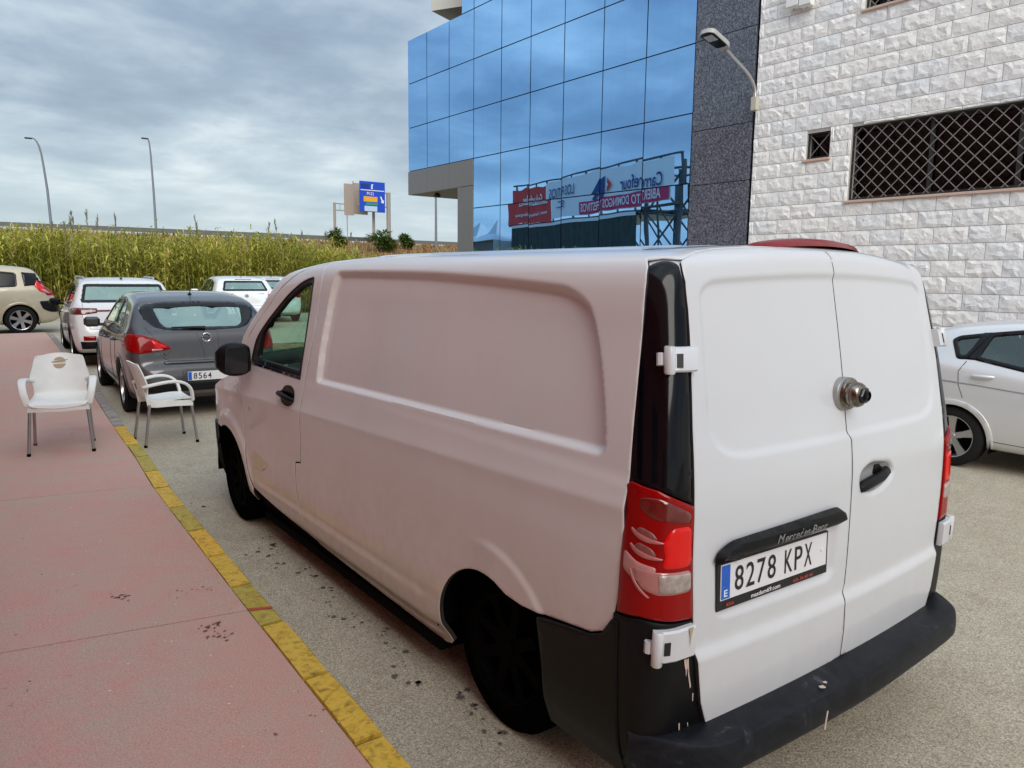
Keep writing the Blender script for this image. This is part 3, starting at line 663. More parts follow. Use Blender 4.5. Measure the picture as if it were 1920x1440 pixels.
# ---------------------------------------------------------------- glass building
gb = empty('glass_building', 'blue mirror-glass office building with granite pier and overhanging end', 'building')
M_CORE = mat('facade_core', (.012, .02, .028), .6)
ZS = [1.16, 2.225, 3.29, 4.385, 5.445, 6.515, 7.565, 8.63, 9.7, 10.76]
YS = [6.98, 8.03, 9.08, 10.155, 11.185, 12.185, 13.225, 14.245, 15.255, 16.19]
cb_ = MB(); cb_.box((XF+.03, 6.0, 0), (20, 13.7, 12)); cb_.box((XF+.03, 13.7, 3.86), (20, 16.16, 7.53)); cb_.build('structure_core', M_CORE, gb)
for i in range(9):
    for j in range(-1, 9):
        z0 = ZS[j] if j >= 0 else .1; z1 = ZS[j+1]; y0, y1 = YS[i], YS[i+1]
        if i >= 6 and z1 < 4.40: continue
        if i == 6 and z0 > 7.5: y1 = 13.72
        if i >= 7 and z0 > 7.5: continue
        g = .010; ta = random.gauss(0, .0017); tb = random.gauss(0, .0017)
        hy, hz_ = (y1-y0)/2-g, (z1-z0)/2-g
        m_ = Matrix.Rotation(ta, 4, 'Z') @ Matrix.Rotation(tb, 4, 'Y')
        o = box('glass_pane', (0, -hy, -hz_), (.02, hy, hz_), M_MIRROR, gb, M=m_); o.location = (XF, (y0+y1)/2, (z0+z1)/2)
# granite pier, beam under the overhang and its pillar
for (y0, y1, z0, z1, m_) in [(5.85, 6.965, a, b, M_GRAN) for a, b in ((0, 1.09), (1.1, 2.17), (2.18, 3.24), (3.25, 4.08), (4.09, 5.44), (5.45, 6.9), (6.91, 8.4), (8.41, 10.), (10.01, 12))]+\
        [(13.235, 14.24, 3.80, 4.375, M_GRAN2), (14.25, 15.25, 3.80, 4.375, M_GRAN2), (15.26, 16.19, 3.80, 4.375, M_GRAN2), (13.235, 13.86, 0, 1.9, M_GRAN2), (13.235, 13.86, 1.91, 3.79, M_GRAN2)]:
    box('granite_panel', (XF-.015, y0, z0), (XF+.03, y1, z1), m_, gb, bev=.003)
box('soffit', (XF+.035, 13.87, 3.80), (14, 16.16, 3.855), mat('soffit_grey', (.24, .23, .20), .8), gb)
box('end_wall', (XF+.035, 16.165, 3.8), (20, 16.19, 7.55), M_GRAN2, gb)
box('pillar_side', (XF+.035, 13.72, 0), (XF+2.5, 13.85, 3.79), M_GRAN2, gb)
MB().lathe([(0, -.0), (.07, 0), (.09, .04), (.05, .1), (0, .1)], 12, 'z', c=(XF+.25, 15.2, 3.69)).build('ceiling_camera', M_FRAME, gb)
# top floor volume set at an angle
e1 = Vector((.919, .394, 0)); e2 = Vector((.476, -.88, 0)); P0 = Vector((8.62, 15.68, 8.22)); z_ = Vector((0, 0, 1))
M_TOP = mat('cream_render', (.62, .60, .55), .8)
V = [P0, P0+e1*1.3, P0+e1*1.3+e2*2.4, P0+e2*2.4]; V = V+[v+z_*2 for v in V]
MB().add(V, [(3, 2, 1, 0), (4, 5, 6, 7), (0, 1, 5, 4), (1, 2, 6, 5), (2, 3, 7, 6), (3, 0, 4, 7)]).build('top_floor_balcony', M_TOP, gb)
box('top_floor_wall', (9.9, 12, 7.55), (18, 15.3, 11), M_TOP, gb)

# ---------------------------------------------------------------- left building (unseen; placed and coloured to shade and tint the van side)
M_TERRA = mat('terracotta_bounce_render', (.78, .34, .25), .85, noise_amt=.12, noise_scale=3)  # colour chosen to bounce pink light onto the van side
lb = empty('unseen_left_building', 'unseen terracotta building along the left of the pavement, set to shade and tint the van', 'building')
fr_ = MB(); 
for a, b, c, d in wall_rects(-9, 16.8, 0.1, 6.7, [(y+1.5, y, .9, 2.5) for y in (-6, -2.5, 1, 4.5, 8, 11.5)]): fr_.box((-3.9, a, c), (-3.6, b, d))
fr_.build('unseen_front_wall', M_TERRA, lb)
box('unseen_rear_block', (-14, -9, 0), (-4.2, 16.8, 6.6), M_TERRA, lb)
for y in (-6, -2.5, 1, 4.5, 8, 11.5):
    wv = box('window', (-3.8, y, .9), (-3.78, y+1.5, 2.5), M_DARKGLASS, lb); box('frame', (-3.77, y, .88), (-3.58, y+1.5, .9), M_WHITE, wv)  # windows and frames of the unseen left building
box('unseen_parapet', (-3.95, -9, 6.7), (-3.5, 16.8, 6.9), M_WHITE, lb)
aw = empty('bounce_awning', 'unseen red fabric awning over the pavement, added for pink bounce', 'bounce_awning', loc=(-3.6, 0, 0))
M_AWN = bpy.data.materials.new('red_bounce_fabric'); M_AWN.use_nodes = True; t_ = M_AWN.node_tree; t_.nodes.clear()  # cloth of the unseen cover added to throw pink light on the van
_d = N(t_, 'ShaderNodeBsdfDiffuse'); _d.inputs[0].default_value = (.55, .12, .09, 1); _t = N(t_, 'ShaderNodeBsdfTranslucent'); _t.inputs[0].default_value = (.75, .16, .11, 1)
_m = N(t_, 'ShaderNodeMixShader', i_0=.45); _o = N(t_, 'ShaderNodeOutputMaterial'); t_.links.new(_d.outputs[0], _m.inputs[1]); t_.links.new(_t.outputs[0], _m.inputs[2]); t_.links.new(_m.outputs[0], _o.inputs[0])
AWN = True
sheet_pts = [(0, 3.25), (.6, 3.17), (1.2, 3.06), (AX, 2.95), (AX, 2.73)] if (AX := 1.35) else []
V = []; F = []
yy = np.linspace(-7, 9.5, 24)
for y in yy:
    for (x, z) in sheet_pts: V.append((x, y, z))
k = len(sheet_pts)
for i in range(len(yy)-1):
    for j in range(k-1): F.append((i*k+j, i*k+j+1, (i+1)*k+j+1, (i+1)*k+j))
mesh_obj('bounce_canopy', V, F, M_AWN, aw, True)
for y in (-7, -1.5, 4, 9.5): MB().tube([(0, y, 2.95), (AX, y, 2.84)], .025, 8).build('arm', M_GREYP, aw)

# ---------------------------------------------------------------- reed bed, field, embankment
def leaf_mat(name, cols, rough=.6, tr=.35):
    m = bpy.data.materials.new(name); m.use_nodes = True; t = m.node_tree; t.nodes.clear(); L = t.links.new
    g = N(t, 'ShaderNodeNewGeometry'); r = ramp(t, g.outputs['Random Per Island'], cols)
    n = N(t, 'ShaderNodeTexNoise', i_Scale=.45, i_Detail=3.0); L(g.outputs['Position'], n.inputs['Vector']); rn = ramp(t, n.outputs[0], [(.35, (.72, .80, .7)), (.65, (1.2, 1.12, 1.0))])
    mm = N(t, 'ShaderNodeMix', data_type='RGBA', blend_type='MULTIPLY', i_0=1.0); L(r.outputs[0], mm.inputs[6]); L(rn.outputs[0], mm.inputs[7])
    d = N(t, 'ShaderNodeBsdfDiffuse'); L(mm.outputs[2], d.inputs[0]); tl = N(t, 'ShaderNodeBsdfTranslucent'); L(mm.outputs[2], tl.inputs[0]); mxs = N(t, 'ShaderNodeMixShader', i_0=tr); L(d.outputs[0], mxs.inputs[1]); L(tl.outputs[0], mxs.inputs[2])
    o = N(t, 'ShaderNodeOutputMaterial'); L(mxs.outputs[0], o.inputs[0]); return m
M_REED = leaf_mat('reed_leaves', [(0, (.17, .20, .035)), (.35, (.37, .38, .065)), (.7, (.52, .50, .12)), (.9, (.64, .58, .22)), (1, (.44, .30, .13))])
M_DRY = leaf_mat('dry_grass', [(0, (.20, .10, .04)), (.5, (.34, .18, .08)), (1, (.42, .28, .13))])
M_PLUME = leaf_mat('reed_plume', [(0, (.26, .26, .22)), (1, (.42, .40, .34))], tr=.5)
def blades(spec):
    """spec: arrays base(n,3), dir(n,3), length, width, droop -> bent three-segment blades"""
    base, d, L, W, dr = spec; n = len(L); side = np.cross(d, [0, 0, 1.0]); side /= np.linalg.norm(side, axis=1)[:, None]+1e-9
    P = []
    for t, wf in ((0, .6), (.35, 1.), (.7, .8), (1., .05)):
        c = base+d*(L*t)[:, None]; c[:, 2] -= dr*L*t*t
        P += [c-side*(W*wf/2)[:, None], c+side*(W*wf/2)[:, None]]
    V = np.stack(P, 1).reshape(-1, 3); i = np.arange(n)[:, None]*8
    F = np.concatenate([i+np.array([[0, 1, 3, 2]]), i+np.array([[2, 3, 5, 4]]), i+np.array([[4, 5, 7, 6]])], 1).reshape(-1, 4); return V, F
def fast_mesh(name, V, F, m):
    me = bpy.data.meshes.new(name); me.vertices.add(len(V)); me.vertices.foreach_set('co', np.asarray(V, 'f').ravel()); k = F.shape[1]
    me.loops.add(F.size); me.loops.foreach_set('vertex_index', F.astype('i').ravel()); me.polygons.add(len(F)); me.polygons.foreach_set('loop_start', np.arange(0, F.size, k, dtype='i')); me.polygons.foreach_set('loop_total', np.full(len(F), k, 'i'))
    me.materials.append(m); me.update(calc_edges=True); me.validate(); o = bpy.data.objects.new(name, me); COL.objects.link(o); return o
np_ = 4200; bx = RNG.uniform(-9, 25, np_); by = 28.6+RNG.beta(1, 1.6, np_)*6; by += .5*np.sin(bx*.9)
top = np.interp(bx+RNG.normal(0, .3, np_), [-9, 0, 4, 9, 11.5, 14, 25], [3.05, 3.1, 3.3, 3.3, 3.05, 2.5, 2.2])
clump = .12*np.sin(bx*1.7+by)+.14*np.sin(bx*.63+1)+.10*np.sin(bx*3.9+by*2)
H = (top-.2)*(1+RNG.normal(-.04, .06, np_))+clump*1.0-(.35*(by < 29.4)*RNG.random(np_))
lean = RNG.normal(0, .13, (np_, 2)); stem_d = np.c_[lean, np.ones(np_)]
base = np.c_[bx, by, np.full(np_, .17)]
Vs, Fs = blades((base.copy(), stem_d, H, np.full(np_, .018), np.zeros(np_)))
nl = 21; k = np.repeat(np.arange(np_), nl); t = RNG.random(len(k))**.75*.93+.05; lb_ = base[k]+stem_d[k]*(H[k]*t)[:, None]
a = RNG.uniform(0, 2*pi, len(k)); el = RNG.uniform(.35, 1.25, len(k)); ld_ = np.c_[np.cos(a)*np.cos(el), np.sin(a)*np.cos(el), np.sin(el)]
Vl, Fl = blades((lb_, ld_, RNG.uniform(.30, .68, len(k))*(1.1-.35*t), RNG.uniform(.032, .062, len(k)), RNG.uniform(.3, 1.0, len(k))))
o = fast_mesh('reeds', np.r_[Vs, Vl], np.r_[Fs, Fl+len(Vs)], M_REED); tag(o, 'dense green-yellow reed bed behind the parked cars', kind='stuff')
pl = []; npl = 26; px = np.r_[RNG.uniform(-1, 11, 14), [2.1, 2.6, 2.9, 5.6, 6.5, 7.0, 8.9, 9.7, 10.1, 12.4, 13.1, 12.9]]; npl = len(px)
pb = np.c_[px, RNG.uniform(29, 31, npl), np.full(npl, 2.2)]; pd = np.c_[RNG.normal(0, .12, (npl, 2)), np.ones(npl)]; pL = RNG.uniform(.95, 1.75, npl)
Va, Fa = blades((pb.copy(), pd, pL, np.full(npl, .028), np.zeros(npl)))
k = np.repeat(np.arange(npl), 26); t = RNG.uniform(.72, 1.0, len(k)); a = RNG.uniform(0, 2*pi, len(k)); dd = np.c_[np.cos(a)*.3, np.sin(a)*.3, np.ones(len(k))]
Vb, Fb = blades((pb[k]+pd[k]*(pL[k]*t)[:, None], dd, RNG.uniform(.1, .26, len(k)), np.full(len(k), .03), np.full(len(k), .2)))
o = fast_mesh('reed_plumes', np.r_[Va, Vb], np.r_[Fa, Fb+len(Va)], M_PLUME); tag(o, 'thin grey flower plumes standing above the reed bed', kind='stuff')
nd = 16000; gx = RNG.uniform(-14, 62, nd); gy = RNG.uniform(36, 100, nd); gb_ = np.c_[gx, gy, far_z(gx, gy)]; a = RNG.uniform(0, 2*pi, nd)
Vd, Fd = blades((gb_, np.c_[np.cos(a)*.35, np.sin(a)*.35, np.ones(nd)], RNG.uniform(.5, 1.2, nd)*(1-.6*sm(gy, 70, 98)), RNG.uniform(.06, .15, nd), RNG.uniform(.1, .5, nd)))
o = fast_mesh('dry_grass', Vd, Fd, M_DRY); tag(o, 'dry orange-brown grass on the slope behind the reeds', kind='stuff')
# elevated road on the embankment
er = sheet('elevated_road', np.arange(-120, 201, 20.), np.array([103., 104, 118]), lambda X, Y: 6.25-.0022*X+0*Y, mat('pale_concrete', (.42, .37, .33), .9, noise_amt=.3, noise_scale=.8)); tag(er, 'pale road edge along the top of the embankment')
gr = empty('guardrail', 'long dark guardrail along the elevated road on the horizon', 'guardrail')
for i in range(16):
    x0 = -60+i*14.0; z = 6.25-.0022*x0
    if i == 7: pass
    hh = random.choice([.62, .7, .66]); MB().box((x0, 103.2, z+.38), (x0+13.9, 103.3, z+hh+.28)).build('rail', mat('rail_grey', (.13, .13, .12), .7), gr)
pm = MB()
for i in range(112): pm.box((-60+2*i, 103.32, 6.0), (-59.9+2*i, 103.42, 6.9))
o = pm.build('rail_posts', mat('rail_grey', (.13, .13, .12), .7), gr); o['kind'] = 'stuff'
def curved_lamp(loc, H_, arm, lab, lean_=0., n=3.2):
    e = empty('street_lamp', lab, 'street lamp', 'tall street lamps along the elevated road', loc=loc)
    pts = [(lean_, 0, 0), (lean_*.5, 0, H_*.45)]+[(arm*t**2.4, 0, H_*(.45+.55*math.sin(t*pi/2))) for t in (.3, .5, .65, .78, .88, .95, 1.0)]
    MB().tube(pts, [.17, .14]+[.12, .11, .1, .09, .08, .08, .07], 8).build('pole', mat('lamp_pole_grey', (.20, .22, .25), .5, metal=.4), e, auto=60)
    MB().box((arm-.75, -.15, H_-.16), (arm+.05, .15, H_+.02), bev=.05).build('lamp_head', mat('lamp_head_dark', (.03, .035, .04), .5), e)
curved_lamp((9.75, 110, 6.6), 11.1, -1.1, 'tall curved street lamp at the far left, above the beige car', .3)
curved_lamp((22.05, 110, 6.6), 12.55, -.35, 'tall curved street lamp above the white parked hatchback', .1)
curved_lamp((47.75, 80, 5.0), 9.6, -.35, 'thin lamp post seen under the overhang of the glass building')
# sign gantries
def gantry():
    e = empty('sign_gantry', 'blue motorway direction sign on a steel gantry with two posts', 'road sign', loc=(0, 97, 0))
    st = mat('gantry_steel', (.30, .27, .23), .6)
    MB().tube([(50.2, 0, 5.5), (50.2, 0, 13.2)], .30, 10).build('post', st, e); MB().tube([(48.75, 1.8, 5.5), (48.75, 1.8, 12)], .20, 10).build('post', st, e)
    b_ = MB(); b_.tube([(50.2, 0, 13.1), (45.5, 0, 13.1)], .09, 6); b_.tube([(50.2, 0, 11.2), (45.5, 0, 11.2)], .09, 6)
    for i in range(6): b_.tube([(45.5+i*.9, 0, 11.2), (45.5+i*.9, 0, 13.1)], .05, 6)
    b_.build('cross_beam', st, e)
    o = MB().box((45.65, -.25, 10.35), (49.55, -.15, 14.5), bev=.03).build('sign_panel', mat('sign_blue', (.005, .06, .50), .4), e)
    wm = mat('sign_white', (.75, .78, .82), .5)
    box('border_line', (45.8, -.262, 13.25), (49.4, -.2505, 13.35), wm, o)
    box('header_panel', (45.85, -.262, 13.5), (47.1, -.2505, 14.15), mat('sign_dark_blue', (.004, .03, .22), .4), o)
    text_on('lettering', 'M-21', lambda u, v: (46.75+u, -.27, 12.65+v), 1.0, .42, wm, o, .01)
    box('yellow_panel', (46.25, -.262, 11.75), (48.35, -.2505, 12.45), mat('sign_yellow', (.75, .36, .02), .5), o); box('green_panel', (46.6, -.262, 11.3), (48.4, -.2505, 11.62), mat('sign_green', (.02, .28, .12), .5), o)
    box('white_panel', (46.35, -.262, 10.45), (48.3, -.2505, 11.15), mat('sign_pale', (.45, .58, .75), .5), o)
    MB().add([(48.75, -.262, 12.55), (48.95, -.262, 12.55), (49.2, -.262, 12.0), (49.35, -.262, 12.1), (49.3, -.262, 11.6), (48.85, -.262, 11.8), (49.02, -.262, 11.9)], [(0, 1, 2, 3, 4, 5, 6)]).build('arrow', wm, o)
    MB().add([(47.4, -.262, 13.5), (47.65, -.262, 13.5), (47.6, -.262, 13.85), (47.75, -.262, 14.15), (47.45, -.262, 14.1)], [(0, 1, 2, 3, 4)]).build('arrow', wm, o)
    e2_ = empty('sign_gantry', 'grey-brown back of a sign on a left-hand gantry beside the blue motorway sign', 'road sign', loc=(0, 99, 0)); s2 = mat('sign_back', (.36, .30, .25), .7)
    MB().tube([(42.9, 0, 5.5), (42.9, 0, 11.5)], .2, 8).build('post', st, e2_); b_ = MB(); b_.tube([(42.9, 0, 11.4), (47, 0, 11.4)], .07, 6); b_.tube([(42.9, 0, 10.5), (47, 0, 10.5)], .07, 6)
    for i in range(6): b_.tube([(42.9+i*.8, 0, 10.5), (42.9+i*.8, 0, 11.4)], .04, 6)
    b_.build('cross_beam', st, e2_)
    MB().box((44.35, -.1, 9.9), (45.6, 0, 14.2), M=None).build('sign_panel', s2, e2_); MB().box((45.75, -.1, 10.1), (47.9, 0, 14.4)).build('sign_panel', s2, e2_); MB().tube([(45.65, -.2, 9.9), (45.65, -.2, 14.6)], .08, 6).build('stiffener', s2, e2_)
    MB().tube([(44.9, .3, 5.6), (44.9, .3, 10)], .06, 6).build('thin_pole', st, e2_)
gantry()
def shrub(x, y, r, h, lab):
    z0 = float(far_z(x, y)); e = empty('shrub', lab, 'shrub', 'shrubs below the motorway sign', loc=(x, y, z0)); n = 900
    MB().tube([(0, 0, 0), (.05, 0, h*.5)], [.08, .04], 6).build('trunk', mat('bark', (.08, .06, .04), .9), e)
    u = RNG.random(n)**.4; a = RNG.uniform(0, 2*pi, n); c = RNG.uniform(-1, 1, n); s_ = np.sqrt(1-c*c)
    P = np.c_[u*s_*np.cos(a)*r, u*s_*np.sin(a)*r, h*.5+u*c*h*.5]; P[:, 0] += .35*r*np.sin(P[:, 2]*3)
    dd = np.c_[np.cos(a), np.sin(a), RNG.uniform(-.2, 1, n)]; V, F = blades((P, dd, RNG.uniform(.3, .6, n), RNG.uniform(.12, .25, n), np.full(n, .3)))
    o = fast_mesh('crown', V, F, M_SHRUB); o.parent = e
M_SHRUB = leaf_mat('shrub_leaves', [(0, (.06, .10, .025)), (.6, (.12, .18, .05)), (1, (.20, .27, .08))])
shrub(36.9, 85, 1.0, 2.2, 'small round green shrub left of the sign posts'); shrub(41.3, 82, 1.5, 2.6, 'wide green shrub under the blue motorway sign'); shrub(43.2, 84, .9, 1.8, 'low green shrub touching the sign post'); shrub(46.9, 86, .8, 1.9, 'dark shrub right of the sign posts near the glass building')

# ---------------------------------------------------------------- billboard and yard seen only as a reflection in the mirror glass
bbp = Vector((-16.1, 29, 0)); bbd = Vector((-.2, .98, 0)).normalized(); 
def bb(u, z, o=0.): q = bbp+bbd*u+Vector((bbd.y, -bbd.x, 0))*o; return (q.x, q.y, z)
def quad3(u0, u1, z0, z1, o): return [bb(u0, z0, o), bb(u1, z0, o), bb(u1, z1, o), bb(u0, z1, o)]
bd = empty('billboard', 'long raised billboard with supermarket banners mirrored in the glass facade', 'billboard', loc=(0, 0, 0))
M_BW = mat('banner_white', (.85, .86, .87), .7); M_BR = mat('banner_red', (.70, .05, .04), .7); M_BC = mat('banner_crimson', (.62, .03, .12), .7); M_BN = mat('banner_navy', (.012, .06, .22), .7)
def wavy(name, u0, u1, z0, z1, m_, o=0., w_=.07):
    n = 24; V = []; 
    for i in range(n+1):
        u = u0+(u1-u0)*i/n; s = w_*math.sin(u*1.1)+w_*.6*math.sin(u*2.7); V += [bb(u, z0+s*.4, o+.03*math.sin(u*3)), bb(u, z1+s, o+.03*math.sin(u*3))]
    return mesh_obj(name, V, [(2*i, 2*i+2, 2*i+3, 2*i+1) for i in range(n)], m_, bd, True)
wb_ = wavy('white_banner', 0, 15.2, 6.05, 8.75, M_BW); wavy('red_banner', 15.2, 21.8, 5.9, 8.6, M_BR, .02); wavy('crimson_strip', .1, 10.3, 6.1, 6.95, M_BC, .05, .03)
def btext(s, u0, u1, z0, z1, m_, **k): return text_on('lettering', s, lambda a, b: bb(u1-(a if True else 0)*1.0, z0+b, .1) if False else bb(u0+a, z0+b, .1), u1-u0, z1-z0, m_, bd, .012, **k)
btext('Carrefour', .9, 5.0, 7.25, 8.1, M_BN); btext('ABIERTO', .8, 3.4, 6.25, 6.8, M_BW); btext('DOMINGOS Y FESTIVOS', 3.7, 10.0, 6.25, 6.8, M_BW); btext('LOS PATIOS', 10.6, 14.6, 7.5, 8.2, M_BN); btext('S.C.', 12.4, 14.4, 6.8, 7.3, M_BN)
btext('Saludables', 15.7, 19.7, 7.3, 8.0, M_BW, shear=.3); btext('menu, hamburguesas', 15.8, 20.2, 6.4, 6.75, M_BW); 
lg = lambda P, m_: mesh_obj('emblem_mark', [bb(u, z, .11) for u, z in P], [tuple(range(len(P)))], m_, bd)
lg([(6.0, 7.75), (6.5, 8.2), (6.5, 7.9), (6.35, 7.75), (6.5, 7.6), (6.5, 7.25)], M_BR); lg([(6.8, 8.35), (7.3, 8.2), (8.6, 7.0), (8.3, 6.9), (7.5, 7.45), (7.3, 6.75), (6.8, 7.0)], M_BN)
M_TRUSS = mat('truss_steel', (.05, .06, .065), .6); tr_ = MB()
for i in range(12):
    u = -.3+i*2.0; tr_.tube([bb(u, 0, -.5), bb(u, 9.0, -.3)], .07, 6); tr_.tube([bb(u, 6, -.4), bb(u, 3, -2.6)], .05, 6)
tr_.tube([bb(-.5, 8.95, -.2), bb(22, 8.95, -.2)], .07, 6); tr_.tube([bb(-.5, 5.85, -.2), bb(22, 5.85, -.2)], .09, 6); tr_.build('steel_frame', M_TRUSS, bd)
tw = empty('truss_tower', 'dark steel lattice tower at the billboard end mirrored in the glass facade', 'tower'); tt = MB(); pts4 = [(2.9, -.4), (-.3, -.4), (2.9, -2.6), (-.3, -2.6)]
for u, o_ in pts4: tt.tube([bb(u, 0, o_), bb(u, 8.6, o_)], .13, 6)
for zz in (0.5, 2.9, 5.5, 8.2):
    for a, b in ((0, 1), (2, 3), (0, 2), (1, 3)): tt.tube([bb(pts4[a][0], zz, pts4[a][1]), bb(pts4[b][0], zz, pts4[b][1])], .07, 6)
for z0, z1 in ((.5, 2.9), (2.9, 5.5), (5.5, 8.2)):
    for a, b in ((0, 1), (2, 3)): tt.tube([bb(pts4[a][0], z0, pts4[a][1]), bb(pts4[b][0], z1, pts4[b][1])], .06, 6); tt.tube([bb(pts4[a][0], z1, pts4[a][1]), bb(pts4[b][0], z0, pts4[b][1])], .06, 6)
tt.build('lattice', M_TRUSS, tw); V = quad3(-2.4, -.25, 5.9, 8.4, -.9)+quad3(-2.4, -.25, 5.9, 8.4, -1.1); MB().add(V, [(0, 1, 2, 3), (7, 6, 5, 4), (0, 4, 5, 1), (3, 2, 6, 7)]).build('dark_panel', M_TRUSS, tw)
sh = empty('market_shed', 'dark green corrugated shed under the billboard mirrored in the glass facade', 'shed'); ms = MB(); n = 60
V = []
for i in range(n+1):
    o_ = .12 if i % 2 else .0; V += [bb(3.3+i*.30, 0, -.2+o_), bb(3.3+i*.30, 5.6, -.2+o_)]
ms.add(V, [(2*i, 2*i+2, 2*i+3, 2*i+1) for i in range(n)]); ms.build('corrugated_wall', mat('dark_green_sheet', (.03, .055, .045), .6, noise_amt=.4, noise_scale=1.5), sh)
V = quad3(3.3, 21.3, 5.6, 5.82, -.1)+quad3(3.3, 21.3, 5.6, 5.82, -6); MB().add(V, [(0, 1, 2, 3), (4, 5, 6, 7), (0, 1, 5, 4), (3, 2, 6, 7)]).build('roof_edge', M_WHITE, sh)
tn = empty('white_marquee', 'row of white peaked marquee roofs mirrored at the left of the glass facade', 'tent'); 
for i in range(4):
    c = Vector(bb(24+i*4.2, 0, 0)); mt = MB(); q = [c+Vector((sx*2.1, sy*2.1, 4.6)) for sx, sy in ((-1, -1), (1, -1), (1, 1), (-1, 1))]; ap = c+Vector((0, 0, 6.5)); mid = [c+Vector((sx*.8, sy*.8, 5.2)) for sx, sy in ((-1, -1), (1, -1), (1, 1), (-1, 1))]
    mt.add(q+mid+[ap], [(k, (k+1) % 4, 4+(k+1) % 4, 4+k) for k in range(4)]+[(4+k, 4+(k+1) % 4, 8) for k in range(4)]); mt.box((c.x-2.1, c.y-2.1, 0.5), (c.x+2.1, c.y-2.0, 4.6)); mt.build('tent_roof', mat('tent_grey', (.50, .52, .53), .8), tn)
# ---------------------------------------------------------------- the white van
van = empty('delivery_van', 'white panel van with plate 8278 KPX and black rear bumper in the foreground', 'van')
REC = roundpoly([(2.578, 1.198), (2.566, 1.43), (2.525, 1.735), (2.50, 1.812), (1.54, 1.808), (1.05, 1.788), (.74, 1.77), (.60, 1.758), (.492, 1.70), (.455, 1.635), (.40, 1.51), (.352, 1.36), (.326, 1.236)],
                [.03, .2, .1, .06, .3, .2, .1, .08, .08, .05, .1, .1, .05], 6)
ARC_C, ARC_R = (.935, .335), .35
FARC = (4.13, .33)
def side_D(y, v):
    sd = poly_sd(y, v, REC)
    w_ = .016+.036*sm(v, 1.6, 1.8)+.005*sm(y, 1.2, .3)
    D = .030*sm(-sd, -.002, w_)
    zc = 1.112-.036*y
    D += -.014*np.exp(-(np.sqrt((v-zc)**2+.006**2)-.006)/.075)*sm(v, 1.21, 1.16)*(1-sm(y, 3.85, 4.05))
    D += -.007*sm(v, .44, .385)*sm(y, 1.25, 1.5)*(1-sm(y, 3.55, 3.75))+.016*sm(v, .33, .24)
    D += .008*np.exp(-((v-.68)/.17)**2)*sm(y, .25, .8)*(1-sm(y, 3.3, 3.8))
    r = np.hypot(y-ARC_C[0], (v-ARC_C[1])*1.02); fl = sm(r, ARC_R+.13, ARC_R+.095)*sm(v, .25, .35)
    D += -.009*fl*sm(y, ARC_C[0]+.15, ARC_C[0]-.10)
    r2 = np.hypot(y-FARC[0], v-FARC[1]); D += -.016*sm(r2, .50, .44)*sm(v, .2, .3)
    # front wing crease
    D += -.006*np.exp(-((v-(1.0-.10*(y-3.8)))/.03)**2)*sm(y, 3.75, 3.9)
    return D
def side_surf(y, v):
    y = np.asarray(y, float); v = np.asarray(v, float); x, yy, z = side_base(y, v); return x+side_D(y, v), yy, z
def mir(f): return lambda u, v: (VW-f(u, v)[0], f(u, v)[1], f(u, v)[2])
arch = [(ARC_C[0]+ARC_R*cos(radians(a)), ARC_C[1]+(ARC_R-.02)*sin(radians(a))) for a in range(-18, 106, 6)]
SIDE = [(.239, .765), (.25, .735), (.283, .698), (.339, .673), (.428, .660), (.589, .636), (.70, .628)]+[(.79, .634)]+arch[::-1]+[(1.30, .205), (1.34, .195), (2.0, .215), (2.672, .245),
        (2.84, .46), (2.872, .60), (2.857, .69), (2.781, .705), (2.768, .80), (2.742, 1.08), (2.73, 1.18), (2.688, 1.35), (2.660, 1.60), (2.668, 1.76), (2.71, 1.90), (2.70, 2.0), (.46, 2.0), (.405, 1.935), (.352, 1.89), (.312, 1.862), (.284, 1.825), (.268, 1.77), (.258, 1.69), (.249, 1.584), (.238, 1.438), (.221, 1.192), (.214, 1.006), (.221, .85)]
DOOR = [(2.775, 1.18), (2.69, 1.40), (2.664, 1.60), (2.672, 1.76), (2.712, 1.892), (2.90, 1.868), (3.069, 1.832), (3.295, 1.745), (3.547, 1.575), (3.75, 1.36), (3.806, 1.19), (3.806, 1.02), (3.772, .877), (3.755, .686), (3.729, .579), (3.690, .455), (3.640, .360), (2.69, .262), (2.85, .46), (2.881, .60), (2.866, .70), (2.790, .715), (2.778, .80), (2.751, 1.08)]
DOOR = [(2.738, 1.18), (2.697, 1.35)]+DOOR[2:]
DWIN = roundpoly([(2.772, 1.79), (2.95, 1.772), (3.18, 1.695), (3.434, 1.545), (3.62, 1.36), (3.675, 1.20), (2.80, 1.192), (2.775, 1.40)], [.05, .1, .15, .12, .08, .03, .03, .1], 4)
FEND = [(3.816, 1.13), (3.816, 1.022), (3.782, .877), (3.765, .686), (3.739, .579), (3.700, .455), (3.655, .355), (3.70, .25)]+[(FARC[0]-.40*cos(radians(a)), FARC[1]+.375*sin(radians(a))) for a in range(-5, 121, 7)]+[(4.47, .68), (4.72, .665), (4.74, .80), (4.70, .87), (4.58, .94), (4.30, 1.02), (4.0, 1.09)]
H1, H2 = .0085, .03
